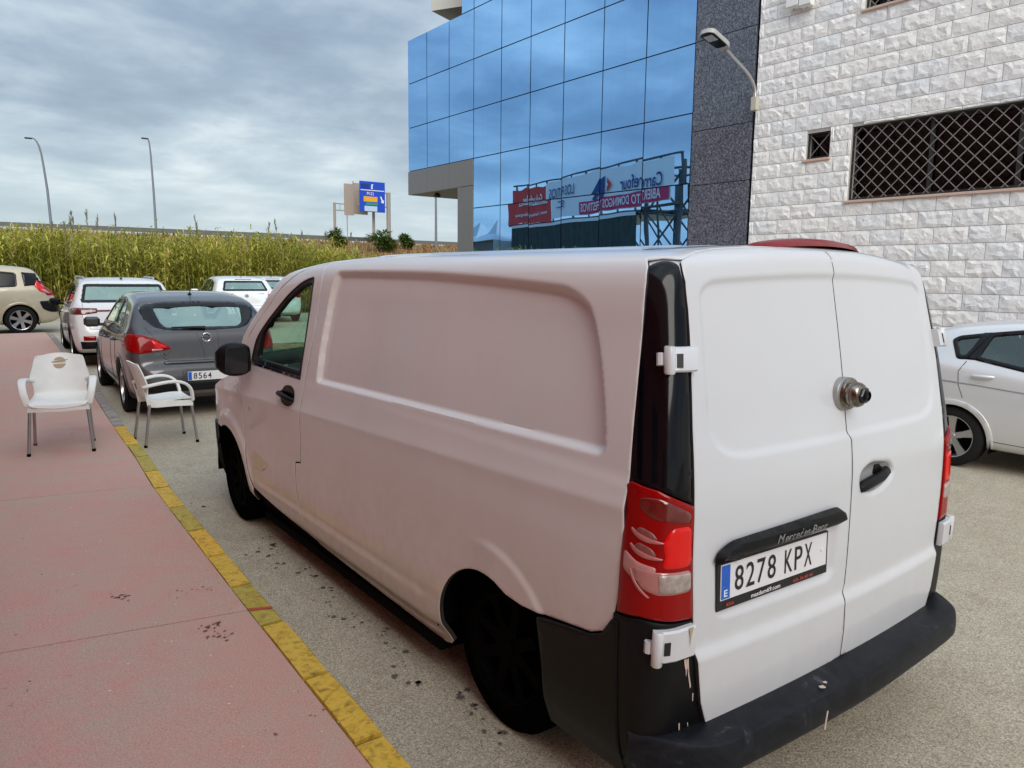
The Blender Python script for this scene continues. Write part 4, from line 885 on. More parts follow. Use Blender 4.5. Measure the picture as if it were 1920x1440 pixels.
for s, surf, h, ctr in ((0, side_surf, H1, None), (1, mir(side_surf), H2, None)):
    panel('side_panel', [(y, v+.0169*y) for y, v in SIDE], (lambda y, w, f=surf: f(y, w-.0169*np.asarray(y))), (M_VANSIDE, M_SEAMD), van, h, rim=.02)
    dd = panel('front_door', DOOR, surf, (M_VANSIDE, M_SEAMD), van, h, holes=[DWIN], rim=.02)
    base = side_base if s == 0 else mir(side_base)
    hole = inset(DWIN, .030); hole = [(min(y, 3.50), z) for y, z in hole]
    hole = roundpoly([(2.812, 1.755), (2.95, 1.735), (3.15, 1.665), (3.38, 1.53), (3.50, 1.43), (3.535, 1.235), (2.835, 1.232), (2.812, 1.40)], .03, 3)
    wf = panel('window_frame', inset(DWIN, .003), base, M_BLACKPL, van, .03, holes=[hole], off=-.006, rim=.02)
    panel('window_glass', inset(hole, -.01), base, M_VANGLASS, van, .06, off=-.024, rim=0)
    panel('window_seal', [(2.80, 1.185), (3.69, 1.192), (3.69, 1.207), (2.80, 1.202)], base, M_GLOSSBLACK, van, .03, off=.003, rim=.01)
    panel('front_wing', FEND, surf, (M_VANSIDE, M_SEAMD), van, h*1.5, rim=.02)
    # pillar beside the windscreen and roof edge over the door
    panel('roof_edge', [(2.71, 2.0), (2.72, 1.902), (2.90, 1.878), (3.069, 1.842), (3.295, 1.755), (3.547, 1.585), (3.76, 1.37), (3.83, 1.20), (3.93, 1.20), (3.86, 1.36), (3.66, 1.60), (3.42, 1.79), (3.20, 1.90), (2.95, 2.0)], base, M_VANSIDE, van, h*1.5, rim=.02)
    panel('sill', [(1.36, .20), (2.66, .235), (3.64, .345), (3.69, .30), (3.70, .20), (2.6, .15), (1.36, .15)], lambda y, v, b=base, s=s: (b(y, v)[0]+(.03 if s == 0 else -.03), b(y, v)[1], b(y, v)[2]), M_UNDER, van, .06, rim=.02)
    # bumper end behind the rear wheel
    panel('bumper_side', [(.215, .752), (.239, .752), (.283, .688), (.339, .664), (.428, .651), (.60, .62), (.575, .45), (.59, .22), (.215, .22)], base, M_BLACKPL, van, .02, off=.010, rim=.02)
    # front bumper end ahead of the front wheel
    panel('front_bumper_side', [(4.60, .64), (4.74, .65), (4.84, .60), (4.86, .24), (4.50, .24), (4.53, .50)], base, M_BLACKPL, van, .04, off=.012, rim=.02)
    # wheel housings
    for (cy, cz, R) in ((.93, .33, .40), (4.13, .33, .43)):
        w_ = MB(); xs_ = (.035, .42) if s == 0 else (VW-.035, VW-.42); n = 22
        V = []
        for i in range(n+1):
            a = radians(-6+192*i/n)
            for x in xs_: V.append((x, cy+R*cos(a), cz+R*sin(a)))
        for i in range(n+1):
            a = radians(-6+192*i/n); V.append((xs_[1], cy+R*cos(a), cz+R*sin(a)))
        w_.add(V, [(2*i, 2*i+1, 2*i+3, 2*i+2) for i in range(n)]+[tuple(range(2*n+2, 3*n+3))]); w_.build('wheel_housing', M_UNDER, van)
    panel('door_seal', [(2.60, .26), (2.66, .26), (2.90, .45), (2.93, .74), (2.84, .80), (2.78, 1.20), (2.73, 1.6), (2.78, 1.95), (2.62, 1.95), (2.60, 1.6), (2.66, 1.2), (2.70, .8), (2.70, .45)], base, M_RUBBER, van, .05, off=-.022, rim=0)
    panel('wing_seal', [(3.60, .36), (3.72, .36), (3.80, .60), (3.84, 1.0), (3.84, 1.16), (3.78, 1.16), (3.76, 1.0), (3.70, .6)], base, M_RUBBER, van, .05, off=-.022, rim=0)
# marks that only the near side shows
dl = panel('faded_sticker', roundpoly([(3.64, .605), (3.56, .630), (3.49, .605), (3.38, .60), (3.35, .555), (3.46, .51), (3.62, .51)], .02, 3), side_surf, mat('faded_yellow', (.62, .54, .33), .5, noise_amt=.25, noise_scale=30, col2=(.66, .61, .52)), van, .02, off=.0012, rim=0)
# recessed door handle
HC = (2.955, 1.08)
hp = roundpoly([(2.852, 1.05), (2.856, 1.115), (2.92, 1.14), (3.02, 1.13), (3.07, 1.09), (3.06, 1.035), (2.98, 1.015), (2.90, 1.02)], .03, 4)
hb = panel('handle_recess', hp, side_surf, M_GLOSSBLACK, van, .02, off=.0015, rim=0)
def loft_bar(name, f, pts, r, m_, parent, n=8, flat=1.):
    P = [Vector(f(*p)) for p in pts]; return MB().tube(P, r, n).build(name, m_, parent, auto=60)
def side_pt(y, v, o): 
    x, yy, z = side_surf(np.array(y), np.array(v)); return (float(x)-o, float(yy), float(z))
loft_bar('handle', side_pt, [(2.85, 1.062, .004), (2.87, 1.07, .028), (2.95, 1.078, .034), (3.04, 1.083, .028), (3.06, 1.084, .004)], [.012, .016, .017, .016, .012], M_BLACKPL, hb)
ck = MB().lathe([(0, -.004), (.014, -.004), (.016, 0), (.016, .012)], 14, 'x', c=side_pt(3.63, .905, 0)).build('indicator_repeater', M_CLEARL, van)
# mirror
mr = MB(); 
prof = []
V = []; F = []; nn = 14
for i, t in enumerate(np.linspace(0, 1, 9)):
    s = (1-.55*t**5)*(1-.25*(1-t)**6)
    for k in range(nn):
        a = 2*pi*k/nn; cy_, cz_ = cos(a), sin(a); e = 3.2; rr = (abs(cy_)**e+abs(cz_)**e)**(-1/e)
        V.append((-.0-t*.190, 3.63+.05*t+.075*rr*cy_*s*(1-.2*t), 1.235+.112*rr*cz_*s))
for i in range(8):
    for k in range(nn): F.append((i*nn+k, i*nn+(k+1) % nn, (i+1)*nn+(k+1) % nn, (i+1)*nn+k))
F.append(tuple(range(nn))); F.append(tuple(range(8*nn, 9*nn)))
o = mr.add(V, F).build('wing_mirror', M_BLACKPL, van, auto=70); o.location = (.0, .0, -.005)
mg = MB().prism(roundpoly([(-.172, 1.155), (-.03, 1.15), (-.025, 1.32), (-.16, 1.32)], .03, 4), 3.554, 3.558, axis='y').build('mirror_glass', mat('mirror_surface', (.02, .022, .025), .08), o)
o2 = o.copy(); COL.objects.link(o2); o2.scale = (-1, 1, 1); o2.location = (VW, 0, -.005); o2.parent = van
m2_ = mg.copy(); COL.objects.link(m2_); m2_.parent = o2

# ---- rear
RECL_ = roundpoly([(.243, 1.75), (.29, 1.783), (.47, 1.783), (1.45, 1.783), (1.64, 1.783), (1.685, 1.75), (1.672, 1.52), (1.655, 1.35), (1.62, 1.275), (1.56, 1.242), (1.48, 1.233), (.44, 1.233), (.37, 1.242), (.308, 1.275), (.273, 1.352), (.255, 1.52)], .035, 4)
PREC_ = roundpoly([(.316, .965), (.335, .76), (.37, .732), (.875, .728), (.91, .76), (.915, .965)], .04, 4)
HREC = roundpoly([(1.022, 1.03), (1.02, 1.10), (1.10, 1.135), (1.24, 1.115), (1.275, 1.06), (1.20, 1.005), (1.09, .995)], .045, 4)
CAVITY = True
def rear_D(a, v):
    D = .010*sm(-poly_sd(a, v, RECL_), -.004, .022)
    D += .018*sm(v, .625, .67)*sm(v, 1.35, 1.0)*1.0+.018*sm(v, 1.0, 1.35)      # everything above the low ledge sits further in
    D += .016*sm(-poly_sd(a, v, PREC_), 0, .03)
    D += .028*sm(-poly_sd(a, v, HREC), 0, .028)
    D -= .003*np.exp(-((v-.655)/.02)**2)
    return D-.018
def rear_surf(a, v):
    a = np.asarray(a, float); v = np.asarray(v, float); x, y, z = rear_base(a, v); return x, y+rear_D(a, v)*sm(a, .10, .2)*sm(VW-a, .10, .2), z
RC_ = (VW/2, 2.2, 1.0)
ledge = [(.158, 1.848), (.189, 1.775), (.202, 1.69), (.206, 1.60), (.211, 1.49), (.223, 1.30), (.231, 1.12), (.248, .88), (.266, .66), (.286, .49), (.314, .395)]
LD = ledge+[(.34, .388), (.9625, .424), (.9655, .52), (.958, .625), (.960, .66), (.9725, .69), (.9725, 1.218), (.961, 1.245), (.961, 1.785), (.9615, 1.93), (.30, 1.93), (.20, 1.905)]
RD = [(VW-a, v) for a, v in ledge]+[(VW-.34, .388), (.9705, .424), (.9735, .52), (.966, .625), (.968, .66), (.9805, .69), (.9805, 1.218), (.969, 1.245), (.969, 1.785), (.9695, 1.93), (VW-.30, 1.93), (VW-.20, 1.905)]
d1 = panel('rear_door', LD, rear_surf, (M_VAN, M_SEAMD), van, .0085, rim=.025, center=RC_); d2 = panel('rear_door', RD, rear_surf, (M_VAN, M_SEAMD), van, .0085, rim=.025, center=RC_)
panel('door_seal', [(.20, .40), (.20, 1.90), (VW-.20, 1.90), (VW-.20, .40)], lambda a, v: (rear_base(a, v)[0], rear_base(a, v)[1]+.028, rear_base(a, v)[2]), M_RUBBER, van, .06, rim=0, center=RC_)
panel('roof_rear_edge', [(-.02, 1.85), (.03, 1.85), (.10, 1.868), (.16, 1.862), (.205, 1.914), (.30, 1.938), (VW-.30, 1.938), (VW-.205, 1.914), (VW-.16, 1.862), (VW-.10, 1.868), (VW-.03, 1.85), (VW+.02, 1.85), (VW+.02, 2.0), (-.02, 2.0)], rear_base, M_VAN, van, .02, off=-.001, rim=.004, center=RC_)
panel('corner_top', [(-.06, 1.70), (.24, 1.70), (.24, 1.95), (-.06, 1.95)], rear_base, M_VAN, van, .03, off=-.010, rim=0, center=RC_)
for s in (0, 1):
    fm = (lambda P: P) if s == 0 else (lambda P: [(VW-a, v) for a, v in P])
    panel('corner_trim', fm(roundpoly([(.012, 1.185), (.014, 1.44), (.018, 1.60), (.030, 1.74), (.065, 1.835), (.105, 1.858), (.150, 1.842), (.180, 1.775), (.194, 1.69), (.198, 1.60), (.203, 1.49), (.215, 1.30), (.221, 1.13), (.108, 1.178)], [.0]*3+[.02, .04, .03, .02]+[0]*7, 4)), rear_base, M_GLOSSBLACK if s == 0 else M_GLOSSBLACK, van, .015, off=-.003, rim=.015, center=RC_)
    LT = [(.012, 1.175), (.025, 1.186), (.108, 1.171), (.221, 1.120), (.238, .885), (.247, .776), (.182, .784), (.082, .798), (.006, .788), (.008, .87), (.010, 1.0)]
    tl = panel('tail_light', fm(LT), rear_base, M_REDLENS, van, .012, off=.006, rim=.03, center=RC_)
    def lens(name, P, m_, o_, p=tl): return panel(name, fm(P), rear_base, m_, p, .012, off=o_, rim=.004, center=RC_)
    lens('upper_lens', roundpoly([(.055, 1.148), (.115, 1.150), (.212, 1.102), (.215, 1.078), (.10, 1.092), (.062, 1.118)], .015, 3), M_AMBER, .0085)
    lens('brake_lens', roundpoly([(.15, 1.065), (.216, 1.065), (.228, .945), (.13, .948), (.142, .985), (.128, 1.02)], .02, 3), M_REDLENS2, .0085)
    lens('reverse_lens', roundpoly([(.048, .945), (.10, .936), (.228, .930), (.232, .866), (.122, .869), (.078, .886)], .014, 3), mat('smoky_lens', (.40, .16, .15), .12, coat=1.), .0085)
    lens('reverse_bulb', roundpoly([(.125, .928), (.226, .923), (.229, .872), (.13, .875)], .008, 3), M_CLEARL, .011)
    def crescent(P0, P1, P2, w0):
        A = [np.array(P0)*(1-t)**2+2*np.array(P1)*t*(1-t)+np.array(P2)*t*t for t in np.linspace(0, 1, 9)]
        return [tuple(p) for p in A]+[(p[0]+.004, p[1]+w0*math.sin(pi*k/8)+.0015) for k, p in reversed(list(enumerate(A)))]
    M_CRES = mat('reflector_grey', (.42, .13, .12), .15, coat=.3)
    for (za, zb) in ((1.056, 1.018), (1.010, .970)):
        lens('reflector', crescent((.036, za), (.055, zb), (.128, zb+.004), .012), M_CRES, .0095)
        lens('reflector_core', roundpoly([(.050, za-.004), (.085, zb+.014), (.115, zb+.014), (.10, za-.006), (.065, za+.008)], .008, 3), mat('reflector_dark', (.20, .06, .055), .15, coat=.6), .0088)
    lens('reflector', crescent((.040, .935), (.055, .885), (.098, .858), .003), M_CRES, .0095)
    lens('reflector_wedge', roundpoly([(.020, .985), (.062, .960), (.118, .948), (.10, .905), (.060, .905), (.02, .93)], .01, 3), mat('pink_reflector', (.48, .22, .21), .15, coat=1.), .0078)
    # corner of the bumper under the lamp
    panel('bumper_corner', fm([(-.02, .30), (-.005, .775), (.010, .775), (.082, .786), (.182, .772), (.252, .765), (.256, .70), (.29, .47), (.32, .38), (.32, .25), (-.02, .25)]), rear_base, M_BLACKPL, van, .015, off=.004, rim=.03, center=RC_)
    # hinges
    for (zc, hh) in ((1.546, .036), (.712, .050)):
        def hp_(a, z, o, s=s):
            x, y, zz = rear_base(np.array(a), np.array(z)); x2, y2, _ = rear_base(np.array(a+.01), np.array(z)); t = Vector((float(x2-x), float(y2-y), 0)).normalized(); n_ = Vector((t.y, -t.x, 0)) 
            q = Vector((float(x), float(y), float(zz)))+n_*o
            return (VW-q.x, q.y, q.z) if s else tuple(q)
        b_ = MB(); da = .03 if zc > 1 else 0
        aa = [.117, .15, .18, .21+(.0 if zc > 1 else .035)]
        V = []
        for a in aa:
            for (dz, o_) in ((-hh, 0), (-hh, .020), (-hh+.006, .026), (hh-.006, .026), (hh, .020), (hh, 0)): V.append(hp_(a, zc+dz, o_))
        F = [(i*6+k, i*6+k+1, (i+1)*6+k+1, (i+1)*6+k) for i in range(3) for k in range(5)]+[tuple(range(6)), tuple(range(18, 24))]
        hg = b_.add(V, F).build('hinge', M_VAN, van, auto=40)
        q0 = Vector(hp_(.128, zc-hh, .026)); q1 = Vector(hp_(.128, zc+hh, .026)); MB().tube([q0-Vector((0, 0, .004)), q0, q1, q1+Vector((0, 0, .004))], [.014, .017, .017, .014], 14).build('hinge_barrel', M_VAN, hg, auto=50)
        MB().tube([Vector(hp_(.108, zc-.018, .012)), Vector(hp_(.108, zc+.018, .012))], .013, 8).build('hinge_pin', M_VAN, hg)
        V = [hp_(a, zc+dz, .0285) for a, dz in ((.145, -.022), (.160, -.022), (.160, .018), (.145, .018))]; V += [hp_(a, zc+dz, .024) for a, dz in ((.145, -.022), (.160, -.022), (.160, .018), (.145, .018))]
        MB().add(V, [(0, 1, 2, 3), (0, 1, 5, 4), (2, 3, 7, 6), (1, 2, 6, 5), (3, 0, 4, 7)]).build('hinge_slot', M_INK, hg)
# handle on the right door
def rpt(a, v, o):
    x, y, z = rear_surf(np.array(a), np.array(v)); return (float(x), float(y)-o, float(z))
hr = panel('handle_recess', inset(HREC, .012), rear_surf, mat('recess_grey', (.30, .31, .32), .4), van, .02, off=.001, rim=0, center=RC_)
MB().tube([rpt(1.030, 1.035, -.004), rpt(1.045, 1.040, .012), rpt(1.11, 1.048, .022), rpt(1.18, 1.058, .022), rpt(1.225, 1.068, .014), rpt(1.24, 1.073, -.002)], [.014, .020, .021, .020, .019, .014], 10).build('rear_handle', M_BLACKPL, van, auto=60)
MB().prism(roundpoly([(1.165, 1.065), (1.225, 1.07), (1.245, 1.105), (1.19, 1.12)], .02, 3), float(rpt(1.2, 1.09, .006)[1]), float(rpt(1.2, 1.09, .0)[1])+.01, axis='y').build('lock_cover', M_BLACKPL, van)
# grip strip over the plate
def strip(name, P, o0, o1, m_, parent):
    v, f = tri2d(P, .012); sdv = -poly_sd(v[:, 0], v[:, 1], P)
    def S(a, v_): x, y, z = rear_surf(a, v_); d = np.clip(-poly_sd(a, v_, P)/.016, 0, 1); return x, y-o0-(o1-o0)*np.sqrt(1-(1-d)**2), z
    return shell(name, v, f, S, m_, parent, RC_, 0, rim=.03)
GR = roundpoly([(.308, .932), (.335, .975), (.375, .992), (.46, .996), (.80, 1.006), (.875, 1.006), (.908, .985), (.918, .950), (.86, .935), (.60, .928), (.40, .918)], .015, 3)
gp = strip('grip_strip', GR, .012, .038, M_BLACKPL, van)
text_on('lettering', 'Mercedes-Benz', lambda u, v: rpt(.545+u, .952+v, .0435), .235, .031, mat('badge_grey', (.24, .24, .25), .5), gp)
# number plate
PX0, PX1, PZ0, PZ1 = .352, .852, .800, .912
py = min(rpt(a, z, .004)[1] for a in (PX0, PX1) for z in (PZ0, PZ1))-.004
ax = rpt(PX0, .8, 0)[0]; bx_ = rpt(PX1, .8, 0)[0]; ya = rpt(PX0, .8, .008)[1]; yb_ = rpt(PX1, .8, .008)[1]
pd_ = Vector((bx_-ax, yb_-ya, 0)); pw = pd_.length; pd_.normalize(); pn = Vector((pd_.y, -pd_.x, 0)); 
def pl_(u, v, o): q = Vector((ax, ya, PZ0-.004))+pd_*u+Vector((0, .0, 1))*v+pn*o; return (q.x, q.y+.03*(v), q.z)
def pbox(name, u0, u1, v0, v1, o0, o1, m_, parent):
    V = [pl_(u, v, o) for o in (o0, o1) for (u, v) in ((u0, v0), (u1, v0), (u1, v1), (u0, v1))]; return MB().add(V, [(3, 2, 1, 0), (4, 5, 6, 7), (0, 1, 5, 4), (1, 2, 6, 5), (2, 3, 7, 6), (3, 0, 4, 7)]).build(name, m_, parent)
np0 = pbox('number_plate', -.012, pw+.008, -.028, .122, -.004, .006, M_INK, van)
pbox('plate_face', .002, pw-.002, .004, .118, .006, .008, M_PLATE, np0); pbox('blue_band', .005, .045, .007, .115, .008, .009, M_PBLUE, np0)
def ptext(s, u, v, w_, h_, m_, **k): return text_on('plate_letter', s, lambda a, b: pl_(u+a, v+b, .0095), w_, h_, m_, np0, **k)
ptext('E', .017, .014, .016, .022, M_WINK, bold=.02)
dw = .042; u0 = .068
for i, ch in enumerate('8278'): ptext(ch, u0+i*.0545, .022, dw, .080, M_INK, bold=.005)
for i, ch in enumerate('KPX'): ptext(ch, u0+.253+i*.0545, .022, dw, .080, M_INK, bold=.005)
ptext('masdum69.com', .15, -.020, .15, .015, M_WINK, bold=.01); ptext('RIVA', .03, -.019, .035, .011, M_RINK, bold=.01); ptext('626 36 60 66', .37, -.019, .11, .011, M_RINK, bold=.01)
MB().lathe([(0, -.004), (.006, -.003), (.007, 0)], 10, 'y', c=pl_(pw-.03, .062, .008)).build('plate_screw', M_WHITE, np0)
st_ = MB()
for k in range(8): a = 2*pi*k/8; c = pl_(.025+.011*cos(a), .062+.011*sin(a), .0094); st_.box((c[0]-.0012, c[1]-.0004, c[2]-.0012), (c[0]+.0012, c[1], c[2]+.0012))
st_.build('star_ring', mat('star_yellow', (.02, .06, .30), .5), np0)
# puck lock
lk = empty('puck_lock', None); lk.parent = van; del_ = [lk.pop(k) for k in ('label', 'category') if k in lk]
c0 = Vector(rpt(.952, 1.385, 0)); pm_ = MB()
M_LOCKM = mat('worn_chrome', (.36, .33, .30), .22, metal=1., noise_amt=.5, noise_scale=30, col2=(.12, .09, .07))
MB().lathe([(0, .02), (.056, .02), (.060, .0), (.059, -.014), (.054, -.018), (0, -.018)], 36, 'y', c=c0).build('lock_base', mat('lock_base_grey', (.38, .38, .36), .3, metal=.8), lk, auto=40)
MB().lathe([(.058, -.016), (.058, -.022), (.054, -.028), (.042, -.031), (.041, -.040), (.045, -.045), (.044, -.056), (.038, -.067), (.030, -.071), (0, -.072)], 36, 'y', c=c0+Vector((.012, 0, 0))).build('lock_puck', M_LOCKM, lk, auto=40)
MB().lathe([(.030, -.060), (.030, -.078), (.025, -.082), (.0, -.082)], 6, 'y', c=c0+Vector((.014, 0, 0))).build('lock_nut', mat('dark_steel', (.05, .05, .05), .35, metal=.9), lk, auto=30)
MB().lathe([(.018, -.078), (.018, -.090), (.014, -.092), (.013, -.087), (0, -.087)], 20, 'y', c=c0+Vector((.014, 0, 0))).build('lock_cylinder', M_GLOSSBLACK, lk, auto=30)
# high brake light
def roofz(x, y): return 1.878+crown(x)+van_top(y)
V = []; F = []; nu, nv_ = 26, 7
for i in range(nu+1):
    t = i/nu; x = .59+.72*t; k = (math.sin(pi*t))**.45 if 0 < t < 1 else 0
    for j in range(nv_+1):
        s = j/nv_; ys_ = .235+.10*(1-k)+(-.0)+s*(.17*k+.002); V.append((x, ys_+.012, float(1.868+crown(x)*.95+.012)+(-.004+.036*k*math.sin(pi*(.12+.88*s))**.7 if True else 0)-(.012 if j == 0 else 0)))
for i in range(nu):
    for j in range(nv_): F.append((i*(nv_+1)+j, i*(nv_+1)+j+1, (i+1)*(nv_+1)+j+1, (i+1)*(nv_+1)+j))
o = MB().add(V, F).build('high_brake_light', mat('dull_red_lens', (.20, .003, .006), .35, coat=.2, spec=.2), van, smooth=True); o.location = (.055, -.03, -.006)
# roof
xs = np.linspace(.30, VW-.30, 64); ts = np.linspace(0, 1, 150); V = []
yr = [rear_base(np.array(min(max(.03, .03+.0), 1)), np.array(2.0))[1]]
def roof_y0(x):
    x = min(x, VW-x); x0 = .30; r = RC
    if x < x0+r: th = math.acos(max(-1, min(1, 1-(x-x0)/r))); return .31+.038+r-r*math.sin(th)
    q = (x-x0-r)/(VW/2-x0-r); return .31+.038-.038*(1-(1-q)**2)
for x in xs:
    y0 = roof_y0(x); fr__ = 2.93+.22*(1-((x-VW/2)/(VW/2))**2)
    for t in ts:
        y = y0+(fr__-y0)*t; rib = 0
        for rc in (.42, .62, .84, 1.09, 1.31, 1.51): rib += .007*math.exp(-((x-rc)/.028)**4)
        V.append((x, y, float(roofz(x, y))+rib*float(sm(y, .5, .62)*(1-sm(y, 2.5, 2.65)))))
n = len(ts); o = mesh_obj('roof', V, [(i*n+j, (i+1)*n+j, (i+1)*n+j+1, i*n+j+1) for i in range(len(xs)-1) for j in range(n-1)], M_VAN, van, True)
# windscreen, bonnet and nose
def edge_pt(y, v): p = side_base(np.array(y), np.array(v)); return Vector((float(p[0]), float(p[1]), float(p[2])))
SC = [(2.95, 2.0), (3.20, 1.90), (3.42, 1.79), (3.66, 1.60), (3.86, 1.36), (3.93, 1.20)]
V = []; nx = 18
for (y, v) in SC:
    p = edge_pt(y, v)
    for i in range(nx+1): t = i/nx; x = p.x+(VW-2*p.x)*t; b_ = 1-(2*t-1)**2; V.append((x, p.y+.22*b_, p.z+.03*b_))
mesh_obj('windscreen', V, [(i*(nx+1)+j, i*(nx+1)+j+1, (i+1)*(nx+1)+j+1, (i+1)*(nx+1)+j) for i in range(len(SC)-1) for j in range(nx)], M_VANGLASS, van, True)
BN = [(3.93, 1.20, .22), (4.0, 1.09, .20), (4.30, 1.02, .24), (4.58, .94, .27), (4.70, .87, .27), (4.74, .80, .28)]; V = []
for (y, v, b0) in BN:
    p = edge_pt(y, v)
    for i in range(nx+1): t = i/nx; x = p.x+(VW-2*p.x)*t; b_ = 1-(2*t-1)**2; V.append((x, p.y+b0*b_**.7, p.z+.05*b_))
mesh_obj('bonnet', V, [(i*(nx+1)+j, i*(nx+1)+j+1, (i+1)*(nx+1)+j+1, (i+1)*(nx+1)+j) for i in range(len(BN)-1) for j in range(nx)], M_VAN, van, True)
NS = [(4.74, .80), (4.74, .66), (4.84, .60), (4.86, .24)]; V = []
for (y, v) in NS:
    p = edge_pt(y, v)
    for i in range(nx+1): t = i/nx; x = p.x+(VW-2*p.x)*t; b_ = 1-(2*t-1)**2; V.append((x, p.y+.26*b_**.5, p.z))
o = mesh_obj('front_bumper', V, [(i*(nx+1)+j, i*(nx+1)+j+1, (i+1)*(nx+1)+j+1, (i+1)*(nx+1)+j) for i in range(len(NS)-1) for j in range(nx)], M_BLACKPL, van, True)
for s in (0, 1):
    x0 = .16 if s == 0 else VW-.16
    MB().box((min(x0, x0+(.28 if s == 0 else -.28)), 4.80, .68), (max(x0, x0+(.28 if s == 0 else -.28)), 4.93, .84), bev=.03).build('headlight', M_CLEARL, van)
# rear bumper with step
BP = []
for t in np.linspace(0, 1, 61):
    # plan curve of the outer edge
    x = .002+(VW-.004)*t; e = min(t, 1-t)*(VW-.004)
    y = -.088+.05*(1-min(e/.96, 1))**1.5+.20*(1-min(e/.24, 1))**2.2
    BP.append((x, y))
def bump_in(x): 
    e = min(x+.012, VW+.012-x); return .075+(.17*(1-min(max(e, 0)/.22, 1))**2.2)
SEC = [(1.0, .405), (.93, .412), (.45, .415), (.12, .414), (.03, .406), (0, .39), (-.02, .355), (-.0, .32), (.10, .296), (.55, .285), (1.0, .285)]
V = []; m_ = len(SEC)
for (x, y) in BP:
    yi = bump_in(x)+.02; xc = x+(VW/2-x)*.05
    for (k, z) in SEC: V.append((x+(xc-x)*min(k, 1)*(1 if k > 0 else 0), y+(yi-y)*k, z+.012*math.sin(pi*(x/VW))*(z > .3)*(.6)))
F = [(i*m_+k, i*m_+k+1, (i+1)*m_+k+1, (i+1)*m_+k) for i in range(len(BP)-1) for k in range(m_-1)]+[tuple(range(m_)), tuple(range((len(BP)-1)*m_, len(BP)*m_))]
M_BUMP = bpy.data.materials.new('scuffed_bumper'); M_BUMP.use_nodes = True; t_ = M_BUMP.node_tree; b_ = t_.nodes['Principled BSDF']; g_ = N(t_, 'ShaderNodeNewGeometry')
a_ = N(t_, 'ShaderNodeTexNoise', i_Scale=6.0, i_Detail=7.0, i_Roughness=.7, i_Distortion=1.5); t_.links.new(g_.outputs['Position'], a_.inputs['Vector'])
r_ = ramp(t_, a_.outputs[0], [(.40, (.007, .008, .011)), (.60, (.014, .016, .022)), (.68, (.06, .065, .075)), (.74, (.16, .15, .15))]); t_.links.new(r_.outputs[0], b_.inputs['Base Color']); b_.inputs['Roughness'].default_value = .5; b_.inputs['Specular IOR Level'].default_value = .18
q_ = N(t_, 'ShaderNodeTexNoise', i_Scale=260.0, i_Detail=2.0); t_.links.new(g_.outputs['Position'], q_.inputs['Vector']); p_ = N(t_, 'ShaderNodeBump', i_Strength=.25, i_Distance=.002); t_.links.new(q_.outputs[0], p_.inputs['Height']); t_.links.new(p_.outputs[0], b_.inputs['Normal'])
o = MB().add(V, F).build('rear_bumper', M_BUMP, van, auto=40)
# paint scrapes and pale drips on the black corner and bumper
M_DRIP = mat('pale_scrape', (.55, .42, .35), .7); M_BEIGE = mat('drip_brown', (.42, .33, .22), .7)
def decal(P, surf, m_, off): return panel('paint_scrape', P, surf, m_, van, .02, off=off, rim=0, center=RC_)
for P in ([(.236, .645), (.243, .648), (.247, .60), (.256, .55), (.252, .545), (.244, .59)], [(.226, .647), (.234, .65), (.24, .615), (.236, .59)], [(.214, .44), (.219, .44), (.218, .40), (.2155, .395)], [(.262, .525), (.266, .525), (.266, .50), (.263, .498)], [(.246, .43), (.25, .43), (.25, .41)]): decal(P, rear_base, M_DRIP, .0056)
decal([(.215, .762), (.232, .764), (.226, .735), (.2235, .70), (.221, .735)], lambda a, v: (rear_base(a, v)[0]-.002, rear_base(a, v)[1]-.0265, rear_base(a, v)[2]), M_BEIGE, .003)
for c_, r_ in (((.70, -.055), .016), ((.735, -.045), .011)):
    pts = [(c_[0]+r_*random.uniform(.5, 1.1)*cos(a), c_[1]+r_*random.uniform(.4, .9)*sin(a)) for a in np.linspace(0, 2*pi, 10)[:-1]]
    MB().add([(x, y, .4315) for x, y in pts], [tuple(range(9))]).build('paint_scrape', M_DRIP, van)
# tow eye hint and underside
MB().tube([(.655, -.105, .385), (.625, -.115, .335)], .0025, 6).build('dangling_wire', M_DRIP, van)
box('underbody_shade', (.30, .10, .20), (VW-.30, 4.75, .42), M_UNDER, van); box('underbody_shade', (.07, 1.36, .15), (VW-.07, 3.62, .199), M_UNDER, van); box('underbody_shade', (.06, .12, .22), (VW-.06, .56, .30), M_UNDER, van); box('exhaust_silencer', (1.2, .4, .14), (1.5, 1.0, .22), M_UNDER, van, bev=.03)  # wide low boxes added to deepen the shade under the van
box('cargo_liner', (.16, .30, .45), (VW-.16, 2.60, 1.70), M_UNDER, van)
